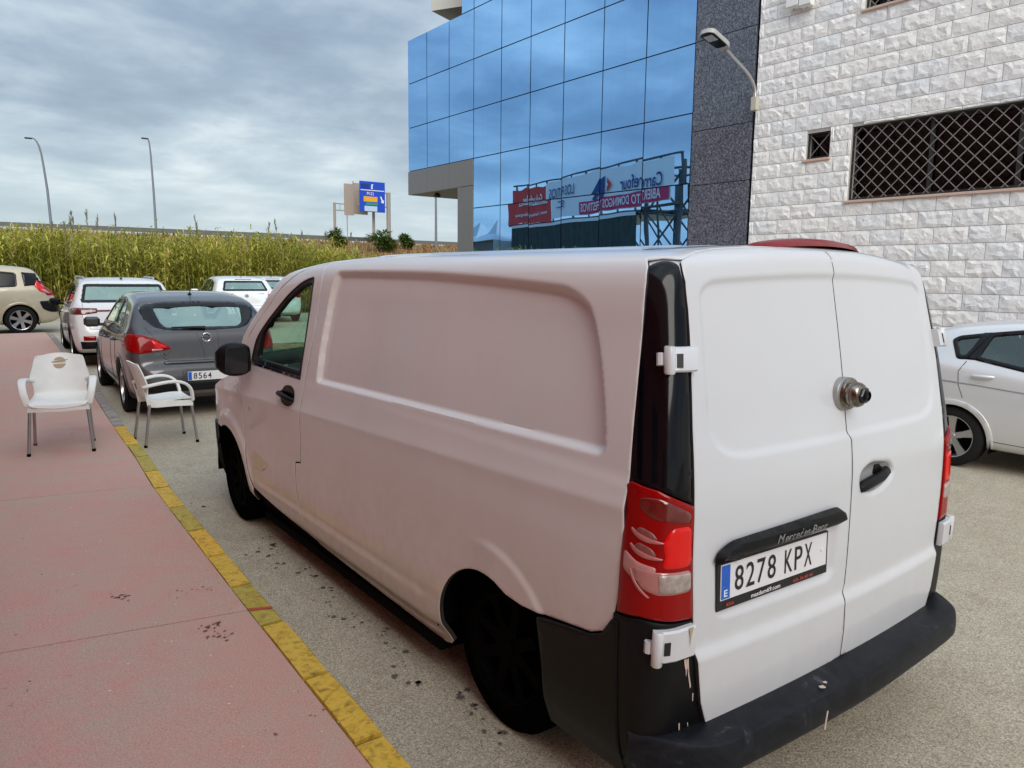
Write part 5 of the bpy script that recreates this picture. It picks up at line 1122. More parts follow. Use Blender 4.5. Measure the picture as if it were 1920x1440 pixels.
# wheels
def wheel(name, parent, c, R, W, side, rim_m, spokes=5, tyre_m=M_TYRE, rr=.66, n=40):
    """side -1: outer face towards -x"""
    r_ = R*rr; e = empty(name, None, None, loc=c); e.parent = parent
    MB().lathe([(r_, -W/2+.01), (r_+.012, -W/2), (R*.90, -W/2+.004), (R*.975, -W/2+.018), (R, -W/2+.035), (R, W/2-.035), (R*.975, W/2-.018), (R*.9, W/2-.004), (r_+.012, W/2), (r_, W/2-.01)], n, 'x').build('tyre', tyre_m, e, auto=35)
    b_ = MB(); o_ = side*(W/2-.012)
    b_.lathe([(r_*1.0, o_), (r_*.955, o_-side*.004), (r_*.93, o_-side*.03), (r_*.92, -o_)], n, 'x')
    b_.lathe([(0, o_-side*.012), (r_*.16, o_-side*.012), (r_*.20, o_-side*.025), (r_*.2, o_-side*.05)], 24, 'x')
    for k in range(spokes):
        a = 2*pi*k/spokes+.3; ca, sa = cos(a), sin(a); w0, w1 = r_*.14, r_*(.20 if spokes < 7 else .10)
        P = []
        for (rad, wd, dx) in ((r_*.14, w0, .020), (r_*.55, (w0+w1)*.42, .016), (r_*.96, w1, .008)):
            for sg, d2 in ((-1, 0), (1, 0)):
                P.append((o_-side*dx, rad*ca-sg*wd*sa, rad*sa+sg*wd*ca))
        Q = [(x-side*.02, y, z) for x, y, z in P]
        b_.add(P+Q, [(0, 1, 3, 2), (2, 3, 5, 4), (0, 2, 8, 6), (2, 4, 10, 8), (1, 7, 9, 3), (3, 9, 11, 5)])
    b_.build('rim', rim_m, e, auto=35)
    MB().lathe([(0, o_-side*.075), (r_*.9, o_-side*.075)], 24, 'x').build('brake_disc', M_UNDER, e)
    return e
for (x, y, s) in ((.19, .93, -1), (.15, 4.13, -1), (VW-.19, .93, 1), (VW-.13, 4.13, 1)): wheel('wheel', van, (x, y, .33), .33, .205, s, M_STEEL, 8, M_RUBBER)
# cab interior
def seat(parent, x, y, z, w_=.48, m_=M_SEAT):
    b_ = MB(); b_.box((x-w_/2, y, z-.12), (x+w_/2, y+.5, z), bev=.05); b_.box((x-w_/2, y-.10, z-.02), (x+w_/2, y+.05, z+.58), bev=.05); b_.box((x-.13, y-.10, z+.60), (x+.13, y-.01, z+.80), bev=.04); return b_.build('seat', m_, parent)
seat(van, .50, 2.85, .95); seat(van, 1.20, 2.85, .95, .8)
box('dashboard', (.12, 3.55, .7), (VW-.12, 3.95, 1.14), M_SEAT, van, bev=.06)
box('cab_floor', (.12, 2.62, .42), (VW-.12, 3.9, .5), M_UNDER, van)
sw = MB(); c_ = Vector((.52, 3.42, 1.16)); ring = []
for k in range(25): a = 2*pi*k/24; ring.append(c_+Vector((.20*cos(a), .06*sin(a), .19*sin(a))))
sw.tube(ring, .016, 8, cap=False); sw.tube([c_+Vector((-.19, 0, 0)), c_, c_+Vector((.19, 0, 0))], .014, 6); sw.tube([c_, c_+Vector((0, .25, -.12))], .03, 8); sw.build('steering_wheel', M_BLACKPL, van)
MB().box((.98, 3.35, 1.62), (1.2, 3.38, 1.69), bev=.01).build('interior_mirror', M_BLACKPL, van)
# ---------------------------------------------------------------- parked cars
def chaikin(P, n=2):
    P = np.array(P, float)
    for _ in range(n):
        a = P[:-1]*.75+P[1:]*.25; b = P[:-1]*.25+P[1:]*.75; Q = np.empty((len(a)*2, 2)); Q[0::2] = a; Q[1::2] = b; P = np.vstack([P[:1], Q, P[-1:]])
    return P
def carbody(S, ny=190, ns=64):
    top = cubic(*zip(*S['top'])); plan = cubic(*zip(*S['plan'])); belt = cubic(*zip(*S['belt'])); zbf = cubic(*zip(*S['zb']))
    yy = np.linspace(0, S['L'], 1500); zz = top(yy); ww = plan(yy); al = np.r_[0, np.cumsum(np.sqrt(np.diff(yy)**2+np.diff(zz)**2*1.0+np.diff(ww)**2))]
    ys = np.interp(np.linspace(0, al[-1], ny), al, yy); V = []
    tb = S.get('tumble', .42)
    for y in ys:
        w_ = float(plan(y)); zt = float(top(y)); zb = float(zbf(y)); zbl = min(float(belt(y)), zt-.13); zbl = max(zbl, zb+.1); zr = max(zt-.075, zbl+.04)
        h = zbl-zb; wr = max(w_*.94-tb*(zr-zbl-.02), w_*.4); cr = .02 if zt > 1.2 else .03
        P = [(0, zb), (w_*.80, zb), (w_*.93, zb+.02), (w_*.985, zb+.30*h), (w_*1.0, zb+.62*h), (w_*.985, zbl-.04), (w_*.945, zbl+.012), (wr, zr), (wr-.07, zt-.022), (wr*.55, zt-.003), (0, zt)]
        P = chaikin(P, 2); d = np.r_[0, np.cumsum(np.hypot(*np.diff(P, axis=0).T))]; u = np.linspace(0, d[-1], ns)
        V.append(np.c_[np.interp(u, d, P[:, 0]), np.full(ns, y), np.interp(u, d, P[:, 1])])
    V = np.array(V); R_ = V.copy(); L_ = V[:, ::-1].copy(); L_[:, :, 0] *= -1
    A = np.concatenate([R_, L_[:, 1:-1]], 1); m = A.shape[1]; Vx = A.reshape(-1, 3)
    F = [(i*m+j, i*m+(j+1) % m, (i+1)*m+(j+1) % m, (i+1)*m+j) for i in range(ny-1) for j in range(m)]
    F.append(tuple(range(m))[::-1]); F.append(tuple(range((ny-1)*m, ny*m)))
    return Vx, F
def make_car(name, label, S, paint, loc, rz, scale=1., group='cars parked along the street'):
    root = empty(name, label, 'car', group, loc=loc, rz=rz, sc_=scale)
    V, F = carbody(S); bvh = BVHTree.FromPolygons([tuple(v) for v in V.tolist()], F)
    C = np.array([V[list(f)].mean(0) for f in F]); drop = np.zeros(len(F), bool)
    Nn = np.array([np.cross(V[f[1]]-V[f[0]], V[f[2]]-V[f[0]]) for f in F]); Nn /= np.linalg.norm(Nn, axis=1)[:, None]+1e-12
    side = (np.abs(Nn[:, 0]) > .45)
    R = S['R']; AG = S.get('ag', .042)
    for P in S['side_win']: drop |= side & (poly_sd(C[:, 1], C[:, 2], P) < -.002)
    drop |= (C[:, 1] < S['L']*.4) & (np.abs(Nn[:, 0]) < .8) & (poly_sd(C[:, 0], C[:, 2], S['rear_win']) < -.004) & (C[:, 2] > .8)
    drop |= (C[:, 1] > S['L']*.45) & (np.abs(Nn[:, 0]) < .8) & (poly_sd(C[:, 0], C[:, 2], S['front_win']) < -.004)
    for wy in S['wheels']: drop |= (np.hypot(C[:, 1]-wy, C[:, 2]-R) < R+AG+.016) & (np.abs(C[:, 0]) > .45)
    keep = [f for f, d in zip(F, drop) if not d]
    o = mesh_obj('body', V, keep, paint, root, True); auto_smooth(o, 50)
    for sg in (-1, 1):
        for wy in S['wheels']:
            n = 20; ring = [(wy+(R+AG+.05)*cos(radians(a)), R+(R+AG+.05)*sin(radians(a))) for a in np.linspace(-14, 194, n)]+[(wy+(R+AG)*cos(radians(a)), R+(R+AG)*sin(radians(a))) for a in np.linspace(194, -14, n)]
            proj_panel('wheel_arch', ring, 'x', bvh, S.get('arch_mat') or paint, root, .05, off=.008, rim=.05, sgn=sg)
            w_ = MB(); V2 = []; k = 16
            for i in range(k+1):
                a = radians(-20+220*i/k)
                for x in (.30, S['W']/2-.03): V2.append((sg*x, wy+(R+.06)*cos(a), R+(R+.06)*sin(a)))
            for i in range(k+1): a = radians(-20+220*i/k); V2.append((sg*.30, wy+(R+.06)*cos(a), R+(R+.06)*sin(a)))
            w_.add(V2, [(2*i, 2*i+1, 2*i+3, 2*i+2) for i in range(k)]+[tuple(range(2*k+2, 3*k+3))]); w_.build('wheel_housing', M_UNDER, root)
            wheel('wheel', root, (sg*(S['W']/2-.115), wy, R), R, .20, sg, S.get('rim_mat', M_RIM), S.get('spokes', 5), rr=.70, n=32)
        for P in S['side_win']:
            q = roundpoly(inset(P, .022), .02, 2)
            proj_panel('window_surround', roundpoly(inset(P, -.016), .03, 3), 'x', bvh, M_FRIT, root, .05, holes=[q], off=.004, rim=.01, sgn=sg)
            proj_panel('side_window', inset(q, -.006), 'x', bvh, M_CARGLASS if not S.get('dark') else M_GLOSSBLACK, root, .2, off=-.004, rim=0, sgn=sg)
        for (P, m_, nm, o_) in S.get('side_parts', []): proj_panel(nm, P, 'x', bvh, m_, root, .04, off=o_, rim=.008, sgn=sg)
        for (P, m_, nm, o_) in S.get('rear_parts', []): proj_panel(nm, [(sg*a, b) for a, b in P], 'y', bvh, m_, root, .03, off=o_, rim=.008, sgn=-1)
        my = S.get('mirror', (2.75, 1.02)); mb_ = MB(); mb_.box((sg*(S['W']/2-.06), my[0]-.02, my[1]-.05), (sg*(S['W']/2+.01), my[0]+.06, my[1]-.01)); mb_.box((sg*(S['W']/2-.01) if sg > 0 else sg*(S['W']/2+.20), my[0]-.05, my[1]-.06), (sg*(S['W']/2+.20) if sg > 0 else sg*(S['W']/2-.01), my[0]+.09, my[1]+.085), bev=.035)
        mb_.build('wing_mirror', S.get('mirror_mat', paint), root)
        for hy, hz_ in S.get('handles', []):
            hit, nr, _, _ = bvh.ray_cast(Vector((sg*9, hy, hz_)), Vector((-sg, 0, 0)))
            if hit: MB().tube([hit+Vector((0, -.09, -.004)), hit+Vector((sg*.028, -.06, 0)), hit+Vector((sg*.03, .06, .006)), hit+Vector((0, .09, .006))], [.012, .015, .015, .010], 8).build('door_handle', S.get('handle_mat', paint), root, auto=60)
        for pts in S.get('seams', []):
            pp = []
            for (a, b) in resample(pts, .04, False):
                hit, nr, _, _ = bvh.ray_cast(Vector((sg*9, a, b)), Vector((-sg, 0, 0)))
                if hit: pp.append(hit-Vector((sg*.0005, 0, 0)))
            if len(pp) > 2: MB().tube(pp, .0035, 5).build('door_seam', M_INK, root)
    rw = S['rear_win']; rin = S.get('rear_in') or inset(rw, .05)
    proj_panel('rear_window_edge', rw, 'y', bvh, M_FRIT, root, .03, holes=[rin], off=.003, rim=.008, sgn=-1)
    proj_panel('rear_window', inset(rin, -.005), 'y', bvh, M_REARGLASS if not S.get('dark') else M_GLOSSBLACK, root, .16, off=-.001, rim=0, sgn=-1)
    fwn = S['front_win']; proj_panel('windscreen', fwn, 'y', bvh, M_CARGLASS, root, .06, off=.002, rim=.006, sgn=1)
    for (P, m_, nm, o_) in S.get('mid_parts', []): proj_panel(nm, P, 'y', bvh, m_, root, .03, off=o_, rim=.010, sgn=-1)
    for pts in S.get('rear_seams', []):
        pp = []
        for (a, b) in resample(pts, .04, False):
            hit, nr, _, _ = bvh.ray_cast(Vector((a, -9, b)), Vector((0, 1, 0)))
            if hit: pp.append(hit+Vector((0, .001, 0)))
        if len(pp) > 2: MB().tube(pp, .0035, 5).build('tailgate_seam', M_INK, root)
    # cabin
    box('cabin_floor', (-.62, .5, .30), (.62, S['L']*.78, .42), M_UNDER, root); 
    zb_ = S.get('cab', .95)
    MB().box((-.60, .28, .5), (.60, .8, zb_-.08), bev=.03).build('parcel_shelf', M_SEAT, root)
    for x in (-.36, .36): 
        seat(root, x, S['L']*.42, .52, .46); seat(root, x, S['L']*.235, .52, .5)
    MB().box((-.66, S['L']*.62, .6), (.66, S['L']*.70, zb_-.03), bev=.04).build('dashboard', M_SEAT, root)
    fn_ = S.get('finish')
    if fn_: fn_(root, bvh)
    return root
def plate_on(root, bvh, x0, z0, w_, h_, txt, band=True):
    ys_ = [bvh.ray_cast(Vector((x, -9, z)), Vector((0, 1, 0)))[0] for x in (x0, x0+w_) for z in (z0, z0+h_)]; y = min(p.y for p in ys_ if p)-.012
    o = box('number_plate', (x0, y, z0), (x0+w_, y+.008, z0+h_), M_PLATE, root)
    if band: box('blue_band', (x0+.004, y-.001, z0+.004), (x0+.044, y-.0002, z0+h_-.004), M_PBLUE, o)
    if txt:
        for i, ch in enumerate(txt):
            if ch != ' ': text_on('plate_letter', ch, lambda u, v, i=i: (x0+.065+i*.056+u, y-.0015, z0+.018+v), .042, h_-.036, M_INK, o, bold=.006)
    return o, y
def seamless(L): return [(0, .66*.9), (.03, .80*.9), (.12, .90*.96), (.35, .985*.905), (.9, .905), (L*.6, .905), (L-.7, .88), (L-.3, .80), (L-.08, .66), (L, .50)]
def scaled_plan(L, W): 
    k = W/2; return [(0, .70*k), (.03, .82*k), (.10, .91*k), (.28, .97*k), (.7, 1.0*k), (L*.6, 1.0*k), (L-.9, .98*k), (L-.4, .90*k), (L-.12, .74*k), (L, .55*k)]
P_GREY = carpaint('dark_grey_metallic', (.030, .032, .040), metal=.25, rough=.32, dirt=.22, dcol=(.20, .15, .12)); P_WH = carpaint('white_car_paint', (.74, .75, .76), rough=.4, dirt=.08)
P_SILV = carpaint('silver_metallic', (.72, .74, .76), metal=.35, rough=.34, dirt=.06); P_BEIGE = carpaint('beige_metallic', (.52, .46, .34), metal=.25, rough=.36, dirt=.12); P_WH2 = carpaint('silver_white', (.66, .71, .74), metal=.1, rough=.35, dirt=.05)
def mk_astra():
    def fin(root, bvh):
        y = bvh.ray_cast(Vector((0, -9, .975)), Vector((0, 1, 0)))[0].y-.004; c = Vector((.02, y-.004, .975))
        ring = [c+Vector((.052*cos(a), 0, .052*sin(a))) for a in np.linspace(0, 2*pi, 29)]; e = MB().tube(ring, .0085, 8, cap=False).build('badge', M_CHROME, root, auto=60)
        MB().prism([(-.072, -.002), (-.02, .010), (.012, .018), (.004, .002), (.072, .002), (.02, -.010), (-.012, -.018), (-.004, -.002)], c.y-.01, c.y-.002, axis='y', M=Matrix.Translation((c.x, 0, c.z))).build('badge_bolt', M_CHROME, e)
        plate_on(root, bvh, -.255, .462, .52, .11, '8564')
        MB().box((-.06, y-.012, .865), (.09, y+.02, .895), bev=.006).build('tailgate_grip', M_GLOSSBLACK, root)
        yt = bvh.ray_cast(Vector((-.5, -9, .78)), Vector((0, 1, 0)))[0].y; text_on('lettering', 'ASTRA', lambda u, v: (-.60+u, yt-.006+.10*max(0, -(u-.1)), .775+v), .13, .022, M_CHROME, root, bold=.01)
        # wiper
        p = [bvh.ray_cast(Vector((x, -9, z)), Vector((0, 1, 0)))[0]+Vector((0, -.03, .01)) for x, z in ((.02, 1.082), (-.1, 1.088), (-.25, 1.092), (-.37, 1.094))]
        MB().tube(p, [.022, .018, .012, .008], 8).build('rear_wiper', M_BLACKPL, root)
        MB().tube([(.0, .98, 1.47), (.0, .96, 1.50)], [.035, .02], 10).build('antenna_base', M_BLACKPL, root); MB().tube([(0, .96, 1.50), (0, .80, 1.78)], [.006, .003], 6).build('antenna', M_BLACKPL, root)
    L, W = 4.42, 1.81
    S = dict(L=L, W=W, R=.335, wheels=(.86, 3.54), tumble=.40, cab=1.0, mirror=(2.86, 1.03), spokes=5,
        top=[(0, .52), (.03, .625), (.08, .665), (.12, .70), (.145, .83), (.17, .96), (.21, 1.045), (.30, 1.12), (.58, 1.375), (.66, 1.43), (.95, 1.485), (1.5, 1.525), (2.1, 1.52), (2.5, 1.45), (3.0, 1.22), (3.35, 1.04), (3.7, .96), (4.1, .86), (4.32, .72), (L, .50)],
        plan=scaled_plan(L, W), belt=[(0, .80), (.3, 1.06), (.9, 1.03), (2, .99), (3.2, .93), (L, .8)], zb=[(0, .30), (.2, .22), (.6, .19), (3.9, .19), (L, .25)],
        side_win=[[(.92, 1.10), (1.18, 1.34), (1.52, 1.42), (1.60, 1.42), (1.66, 1.08), (1.1, 1.07)], [(1.74, 1.08), (1.68, 1.43), (2.15, 1.42), (2.45, 1.34), (2.86, 1.08), (2.86, 1.05)]],
        rear_win=roundpoly([(-.70, 1.31), (-.62, 1.375), (-.4, 1.40), (0, 1.41), (.4, 1.40), (.62, 1.375), (.70, 1.31), (.64, 1.19), (.56, 1.11), (.45, 1.075), (0, 1.06), (-.45, 1.075), (-.56, 1.11), (-.64, 1.19)], .05, 3),
        rear_in=roundpoly([(-.53, 1.33), (0, 1.35), (.53, 1.33), (.50, 1.15), (.43, 1.10), (-.43, 1.10), (-.48, 1.15)], .03, 3),
        front_win=[(-.60, 1.43), (.60, 1.43), (.72, 1.08), (-.72, 1.08)],
        rear_parts=[(roundpoly([(.90, 1.00), (.84, 1.03), (.74, 1.025), (.58, .975), (.42, .875), (.405, .850), (.47, .835), (.62, .815), (.76, .80), (.86, .83), (.90, .90)], .03, 3), M_REDLENS, 'tail_light', .010), (roundpoly([(.62, .965), (.44, .872), (.48, .858), (.60, .862)], .02, 3), M_REDLENS2, 'brake_lens', .013), (roundpoly([(.62, .852), (.50, .85), (.50, .837), (.62, .826)], .008, 2), mat('pink_reflector', (.48, .22, .21), .15, coat=1.), 'reflector_strip', .013)],
        side_parts=[(roundpoly([(.12, .84), (.14, 1.0), (.25, 1.03), (.40, 1.01), (.43, .93), (.34, .83)], .04, 3), M_REDLENS, 'tail_light_side', .008)],
        mid_parts=[([(-.72, .34), (.72, .34), (.70, .445), (-.70, .445)], M_BLACKPL, 'lower_bumper', .006), (roundpoly([(-.33, .45), (.33, .45), (.30, .60), (-.30, .60)], .03, 3), mat('plate_recess', (.035, .035, .04), .5), 'plate_recess', .003), ([(-.48, .668), (.48, .668), (.50, .688), (-.50, .688)], P_GREY, 'bumper_ledge', .016)],
        rear_seams=[[(-.66, 1.10), (-.58, .98), (-.40, .83), (-.50, .74), (-.42, .70), (.42, .70), (.50, .74), (.40, .83), (.58, .98), (.66, 1.10)], [(-.10, 1.06), (-.02, .80), (-.02, .71)], [(.16, 1.06), (.16, .71)]],
        seams=[[(1.12, .40), (1.28, .62), (1.22, .90), (.98, 1.06)], [(1.72, .30), (1.70, 1.05)], [(2.86, .3), (2.86, 1.05)]], handles=[(1.35, .90), (2.10, .88)], finish=fin)
    make_car('hatchback_car', 'dark grey hatchback with plate 8564 behind the white chairs', S, P_GREY, (1.03, 8.40, 0), -.05)
def mk_suv():
    def fin(root, bvh):
        for sg in (-1, 1): MB().tube([(sg*.60, .95, 1.60), (sg*.62, 1.05, 1.66), (sg*.64, 2.3, 1.67), (sg*.63, 2.6, 1.60)], .018, 8).build('roof_rail', M_ALU, root)
        plate_on(root, bvh, -.26, .78, .52, .11, None); MB().tube([(.0, .8, 1.60), (0, .72, 1.66), (0, .6, 1.66)], [.03, .02, .004], 8).build('antenna', M_GLOSSBLACK, root)
    L, W = 4.38, 1.84
    S = dict(L=L, W=W, R=.35, wheels=(.85, 3.48), tumble=.36, cab=1.05, mirror=(2.78, 1.13), mirror_mat=M_GLOSSBLACK, spokes=5, dark=False,
        top=[(0, .60), (.03, .72), (.07, .80), (.10, .95), (.14, 1.10), (.20, 1.17), (.28, 1.22), (.50, 1.52), (.60, 1.60), (.9, 1.645), (1.5, 1.665), (2.2, 1.65), (2.6, 1.55), (3.0, 1.32), (3.3, 1.14), (3.8, 1.06), (4.15, .95), (4.3, .80), (L, .60)],
        plan=scaled_plan(L, W), belt=[(0, 1.0), (.4, 1.14), (1.5, 1.12), (3.2, 1.03), (L, .9)], zb=[(0, .36), (.2, .28), (.6, .25), (3.9, .25), (L, .3)],
        side_win=[[(.72, 1.19), (.86, 1.42), (1.0, 1.48), (1.66, 1.52), (1.72, 1.16)], [(1.80, 1.16), (1.75, 1.52), (2.2, 1.52), (2.45, 1.42), (2.82, 1.15)]],
        rear_win=roundpoly([(-.66, 1.54), (.66, 1.54), (.74, 1.20), (-.74, 1.20)], .05, 3), front_win=[(-.60, 1.53), (.60, 1.53), (.74, 1.18), (-.74, 1.18)],
        rear_parts=[([(.90, 1.11), (.50, 1.10), (.50, 1.02), (.70, .99), (.90, .99)], M_AMBER, 'tail_light', .008), ([(.75, .52), (.55, .52), (.55, .60), (.75, .60)], M_REDLENS, 'reflector', .008)],
        side_parts=[([(.08, .99), (.10, 1.11), (.30, 1.10), (.30, 1.02)], M_AMBER, 'tail_light_side', .008)],
        mid_parts=[([(-.78, .37), (.78, .37), (.80, .50), (-.80, .50)], M_BLACKPL, 'lower_bumper', .008), ([(-.5, 1.04), (.5, 1.04), (.5, 1.07), (-.5, 1.07)], M_AMBER, 'light_strip', .008)],
        rear_seams=[[(-.72, 1.19), (-.74, .95), (-.62, .72), (.62, .72), (.74, .95), (.72, 1.19)]], seams=[[(.75, 1.15), (1.1, .9), (1.15, .5)], [(1.76, .35), (1.76, 1.15)], [(2.8, .35), (2.85, 1.1)]], handles=[(1.3, 1.0), (2.15, .98)], arch_mat=M_BLACKPL, finish=fin)
    make_car('suv', 'white SUV with dark red light strip parked ahead of the grey hatchback', S, P_WH, (1.19, 14.25, 0), -.05)
def mk_small(nm, lab, paint, loc, rz, badge=True):
    def fin(root, bvh):
        y = bvh.ray_cast(Vector((0, -9, .93)), Vector((0, 1, 0)))[0].y
        MB().lathe([(0, -.012), (.05, -.010), (.056, 0)], 18, 'y', c=(0, y, .93)).build('badge', M_ALU, root); plate_on(root, bvh, -.26, .48, .52, .11, None)
        MB().tube([(0, .75, 1.45), (0, .62, 1.60)], [.012, .005], 6).build('antenna', M_BLACKPL, root); MB().box((-.22, .50, 1.375), (.22, .56, 1.395)).build('high_brake_light', M_REDLENS, root)
    L, W = 3.98, 1.72
    S = dict(L=L, W=W, R=.31, wheels=(.72, 3.22), tumble=.40, cab=.95, mirror=(2.5, 1.0), spokes=8,
        top=[(0, .52), (.03, .64), (.07, .70), (.10, .85), (.14, .98), (.20, 1.05), (.42, 1.30), (.52, 1.39), (.8, 1.45), (1.3, 1.485), (1.9, 1.48), (2.3, 1.38), (2.75, 1.12), (3.0, 1.0), (3.5, .90), (3.85, .74), (L, .52)],
        plan=scaled_plan(L, W), belt=[(0, .9), (.3, 1.02), (1.2, 1.0), (3.0, .9), (L, .8)], zb=[(0, .32), (.2, .24), (.6, .2), (3.5, .2), (L, .25)],
        side_win=[[(.72, 1.08), (.85, 1.28), (1.3, 1.36), (1.42, 1.05)], [(1.50, 1.05), (1.40, 1.37), (1.95, 1.37), (2.15, 1.29), (2.55, 1.02)]],
        rear_win=roundpoly([(-.52, 1.35), (.52, 1.35), (.62, 1.07), (-.62, 1.07)], .05, 3), front_win=[(-.55, 1.36), (.55, 1.36), (.68, 1.06), (-.68, 1.06)],
        rear_parts=[([(.84, 1.00), (.60, .98), (.56, .88), (.66, .80), (.84, .80)], M_REDLENS, 'tail_light', .01)], side_parts=[([(.10, .82), (.12, 1.0), (.32, .98), (.28, .84)], M_REDLENS, 'tail_light_side', .008)],
        rear_seams=[[(-.62, 1.06), (-.60, .8), (-.5, .66), (.5, .66), (.60, .8), (.62, 1.06)]], seams=[[(1.45, .3), (1.45, 1.0)], [(2.5, .3), (2.5, 1.0)]], handles=[(1.65, .85)], finish=fin)
    make_car(nm, lab, S, paint, loc, rz)
def mk_fiesta():
    L, W = 3.95, 1.72
    S = dict(L=L, W=W, R=.29, ag=.028, wheels=(.70, 3.19), tumble=.40, cab=.95, mirror=(2.55, .98), spokes=5,
        top=[(0, .52), (.03, .66), (.07, .74), (.10, .92), (.14, 1.02), (.20, 1.09), (.36, 1.25), (.50, 1.345), (.75, 1.40), (1.2, 1.445), (1.6, 1.46), (1.9, 1.46), (2.3, 1.36), (2.75, 1.10), (3.0, .98), (3.5, .88), (3.82, .72), (L, .52)],
        plan=scaled_plan(L, W), belt=[(0, .95), (.35, 1.02), (.8, .99), (1.6, .90), (2.8, .81), (L, .72)], zb=[(0, .32), (.2, .24), (.6, .2), (3.5, .2), (L, .25)],
        side_win=[[(.615, 1.215), (.66, 1.245), (.88, 1.285), (.835, 1.18), (.757, 1.06), (.686, 1.06)], [(.84, 1.06), (.925, 1.29), (1.188, 1.33), (1.42, 1.345), (1.46, .955)], [(1.52, .945), (1.48, 1.345), (1.95, 1.345), (2.15, 1.27), (2.60, .86)]],
        rear_win=roundpoly([(-.50, 1.31), (.50, 1.31), (.60, 1.10), (-.60, 1.10)], .05, 3), front_win=[(-.55, 1.34), (.55, 1.34), (.68, 1.04), (-.68, 1.04)],
        rear_parts=[([(.84, 1.10), (.66, 1.12), (.62, 1.0), (.70, .90), (.84, .92)], M_REDLENS, 'tail_light', .01)], side_parts=[([(.855, 1.30), (.955, 1.31), (.86, 1.045), (.74, 1.045)], M_FRIT, 'quarter_pillar', .003), ([(1.42, 1.36), (1.50, 1.36), (1.54, .93), (1.44, .94)], M_FRIT, 'door_pillar', .003), (roundpoly([(.10, .95), (.16, 1.10), (.36, 1.20), (.40, 1.16), (.28, .98)], .03, 3), M_REDLENS, 'tail_light_side', .008), ([(.42, .845), (.9, .82), (1.5, .78), (2.6, .72), (2.6, .71), (1.5, .77), (.9, .81), (.42, .83)], mat('crease_shadow_line', (.40, .41, .43), .3, metal=.6), 'side_crease_shadow', .004)],
        rear_seams=[[(-.60, 1.08), (-.58, .8), (.58, .8), (.60, 1.08)]], seams=[[(.77, 1.03), (.72, .93), (.735, .80), (.785, .68)], [(1.47, .26), (1.47, 1.0)], [(2.62, .26), (2.62, .9)], [(1.0, .30), (2.8, .26)]], handles=[(.94, .90), (1.95, .84)], handle_mat=P_SILV)
    make_car('hatchback_car', 'silver hatchback seen from the side between the white van and the block wall', S, P_SILV, (7.0, 2.56, 0), pi)
def mk_scenic():
    def fin(root, bvh):
        MB().tube([(0, 1.0, 1.60), (.0, .85, 1.78)], [.012, .006], 6).build('antenna', M_BLACKPL, root); plate_on(root, bvh, -.26, .62, .52, .11, None)
    L, W = 4.28, 1.81
    S = dict(L=L, W=W, R=.335, wheels=(.82, 3.51), tumble=.32, cab=1.05, mirror=(2.95, 1.05), mirror_mat=M_BLACKPL, spokes=6,
        top=[(0, .55), (.03, .72), (.06, .80), (.12, 1.0), (.18, 1.07), (.26, 1.14), (.40, 1.42), (.50, 1.54), (.7, 1.60), (1.4, 1.645), (2.1, 1.62), (2.6, 1.50), (3.2, 1.15), (3.5, 1.02), (3.9, .92), (4.2, .72), (L, .55)],
        plan=scaled_plan(L, W), belt=[(0, 1.0), (.4, 1.10), (1.5, 1.06), (3.2, .98), (L, .85)], zb=[(0, .34), (.2, .26), (.6, .22), (3.8, .22), (L, .26)],
        side_win=[roundpoly([(.86, 1.14), (.86, 1.44), (1.28, 1.48), (1.28, 1.12)], .05, 3), [(1.36, 1.12), (1.36, 1.50), (2.0, 1.52), (2.02, 1.09)], [(2.10, 1.09), (2.08, 1.52), (2.4, 1.48), (2.95, 1.06)]],
        rear_win=roundpoly([(-.60, 1.50), (.60, 1.50), (.68, 1.13), (-.68, 1.13)], .05, 3), front_win=[(-.60, 1.50), (.60, 1.50), (.74, 1.10), (-.74, 1.10)],
        rear_parts=[([(.88, 1.30), (.74, 1.25), (.66, 1.02), (.60, .92), (.86, .92)], M_REDLENS, 'tail_light', .012)],
        side_parts=[([(.44, 1.28), (.50, 1.14), (.40, 1.02), (.26, .96), (.10, .94), (.06, .98), (.20, 1.04), (.32, 1.12)], M_REDLENS2, 'tail_light_side', .010), ([(.38, 1.07), (.30, .985), (.18, .96), (.28, 1.06)], mat('pink_reflector', (.48, .22, .21), .15, coat=1.), 'clear_lens', .013), ([(.50, 1.16), (.70, 1.14), (.74, 1.47), (.42, 1.44), (.30, 1.20)], M_FRIT, 'wrap_window', .006), (roundpoly([(.02, .80), (.42, .78), (.36, .60), (.20, .52), (.02, .52)], .04, 3), M_BLACKPL, 'bumper_trim', .012)],
        seams=[[(1.32, .3), (1.32, 1.05)], [(2.05, .3), (2.05, 1.05)]], handles=[(1.45, .95), (2.3, .93)], dark=True, finish=fin)
    make_car('people_carrier', 'beige people carrier seen side-on at the far left edge', S, P_BEIGE, (.82, 21.95, .2), pi/2, 1.04)
mk_astra(); mk_suv(); mk_fiesta(); mk_scenic()
mk_small('small_car', 'small white hatchback parked in front of the reeds, partly behind the van', P_WH, (5.25, 20.0, .2), -.08)
mk_small('small_car', 'pale car mostly hidden behind the front of the white van', P_WH2, (7.0, 22.6, .2), -.12)
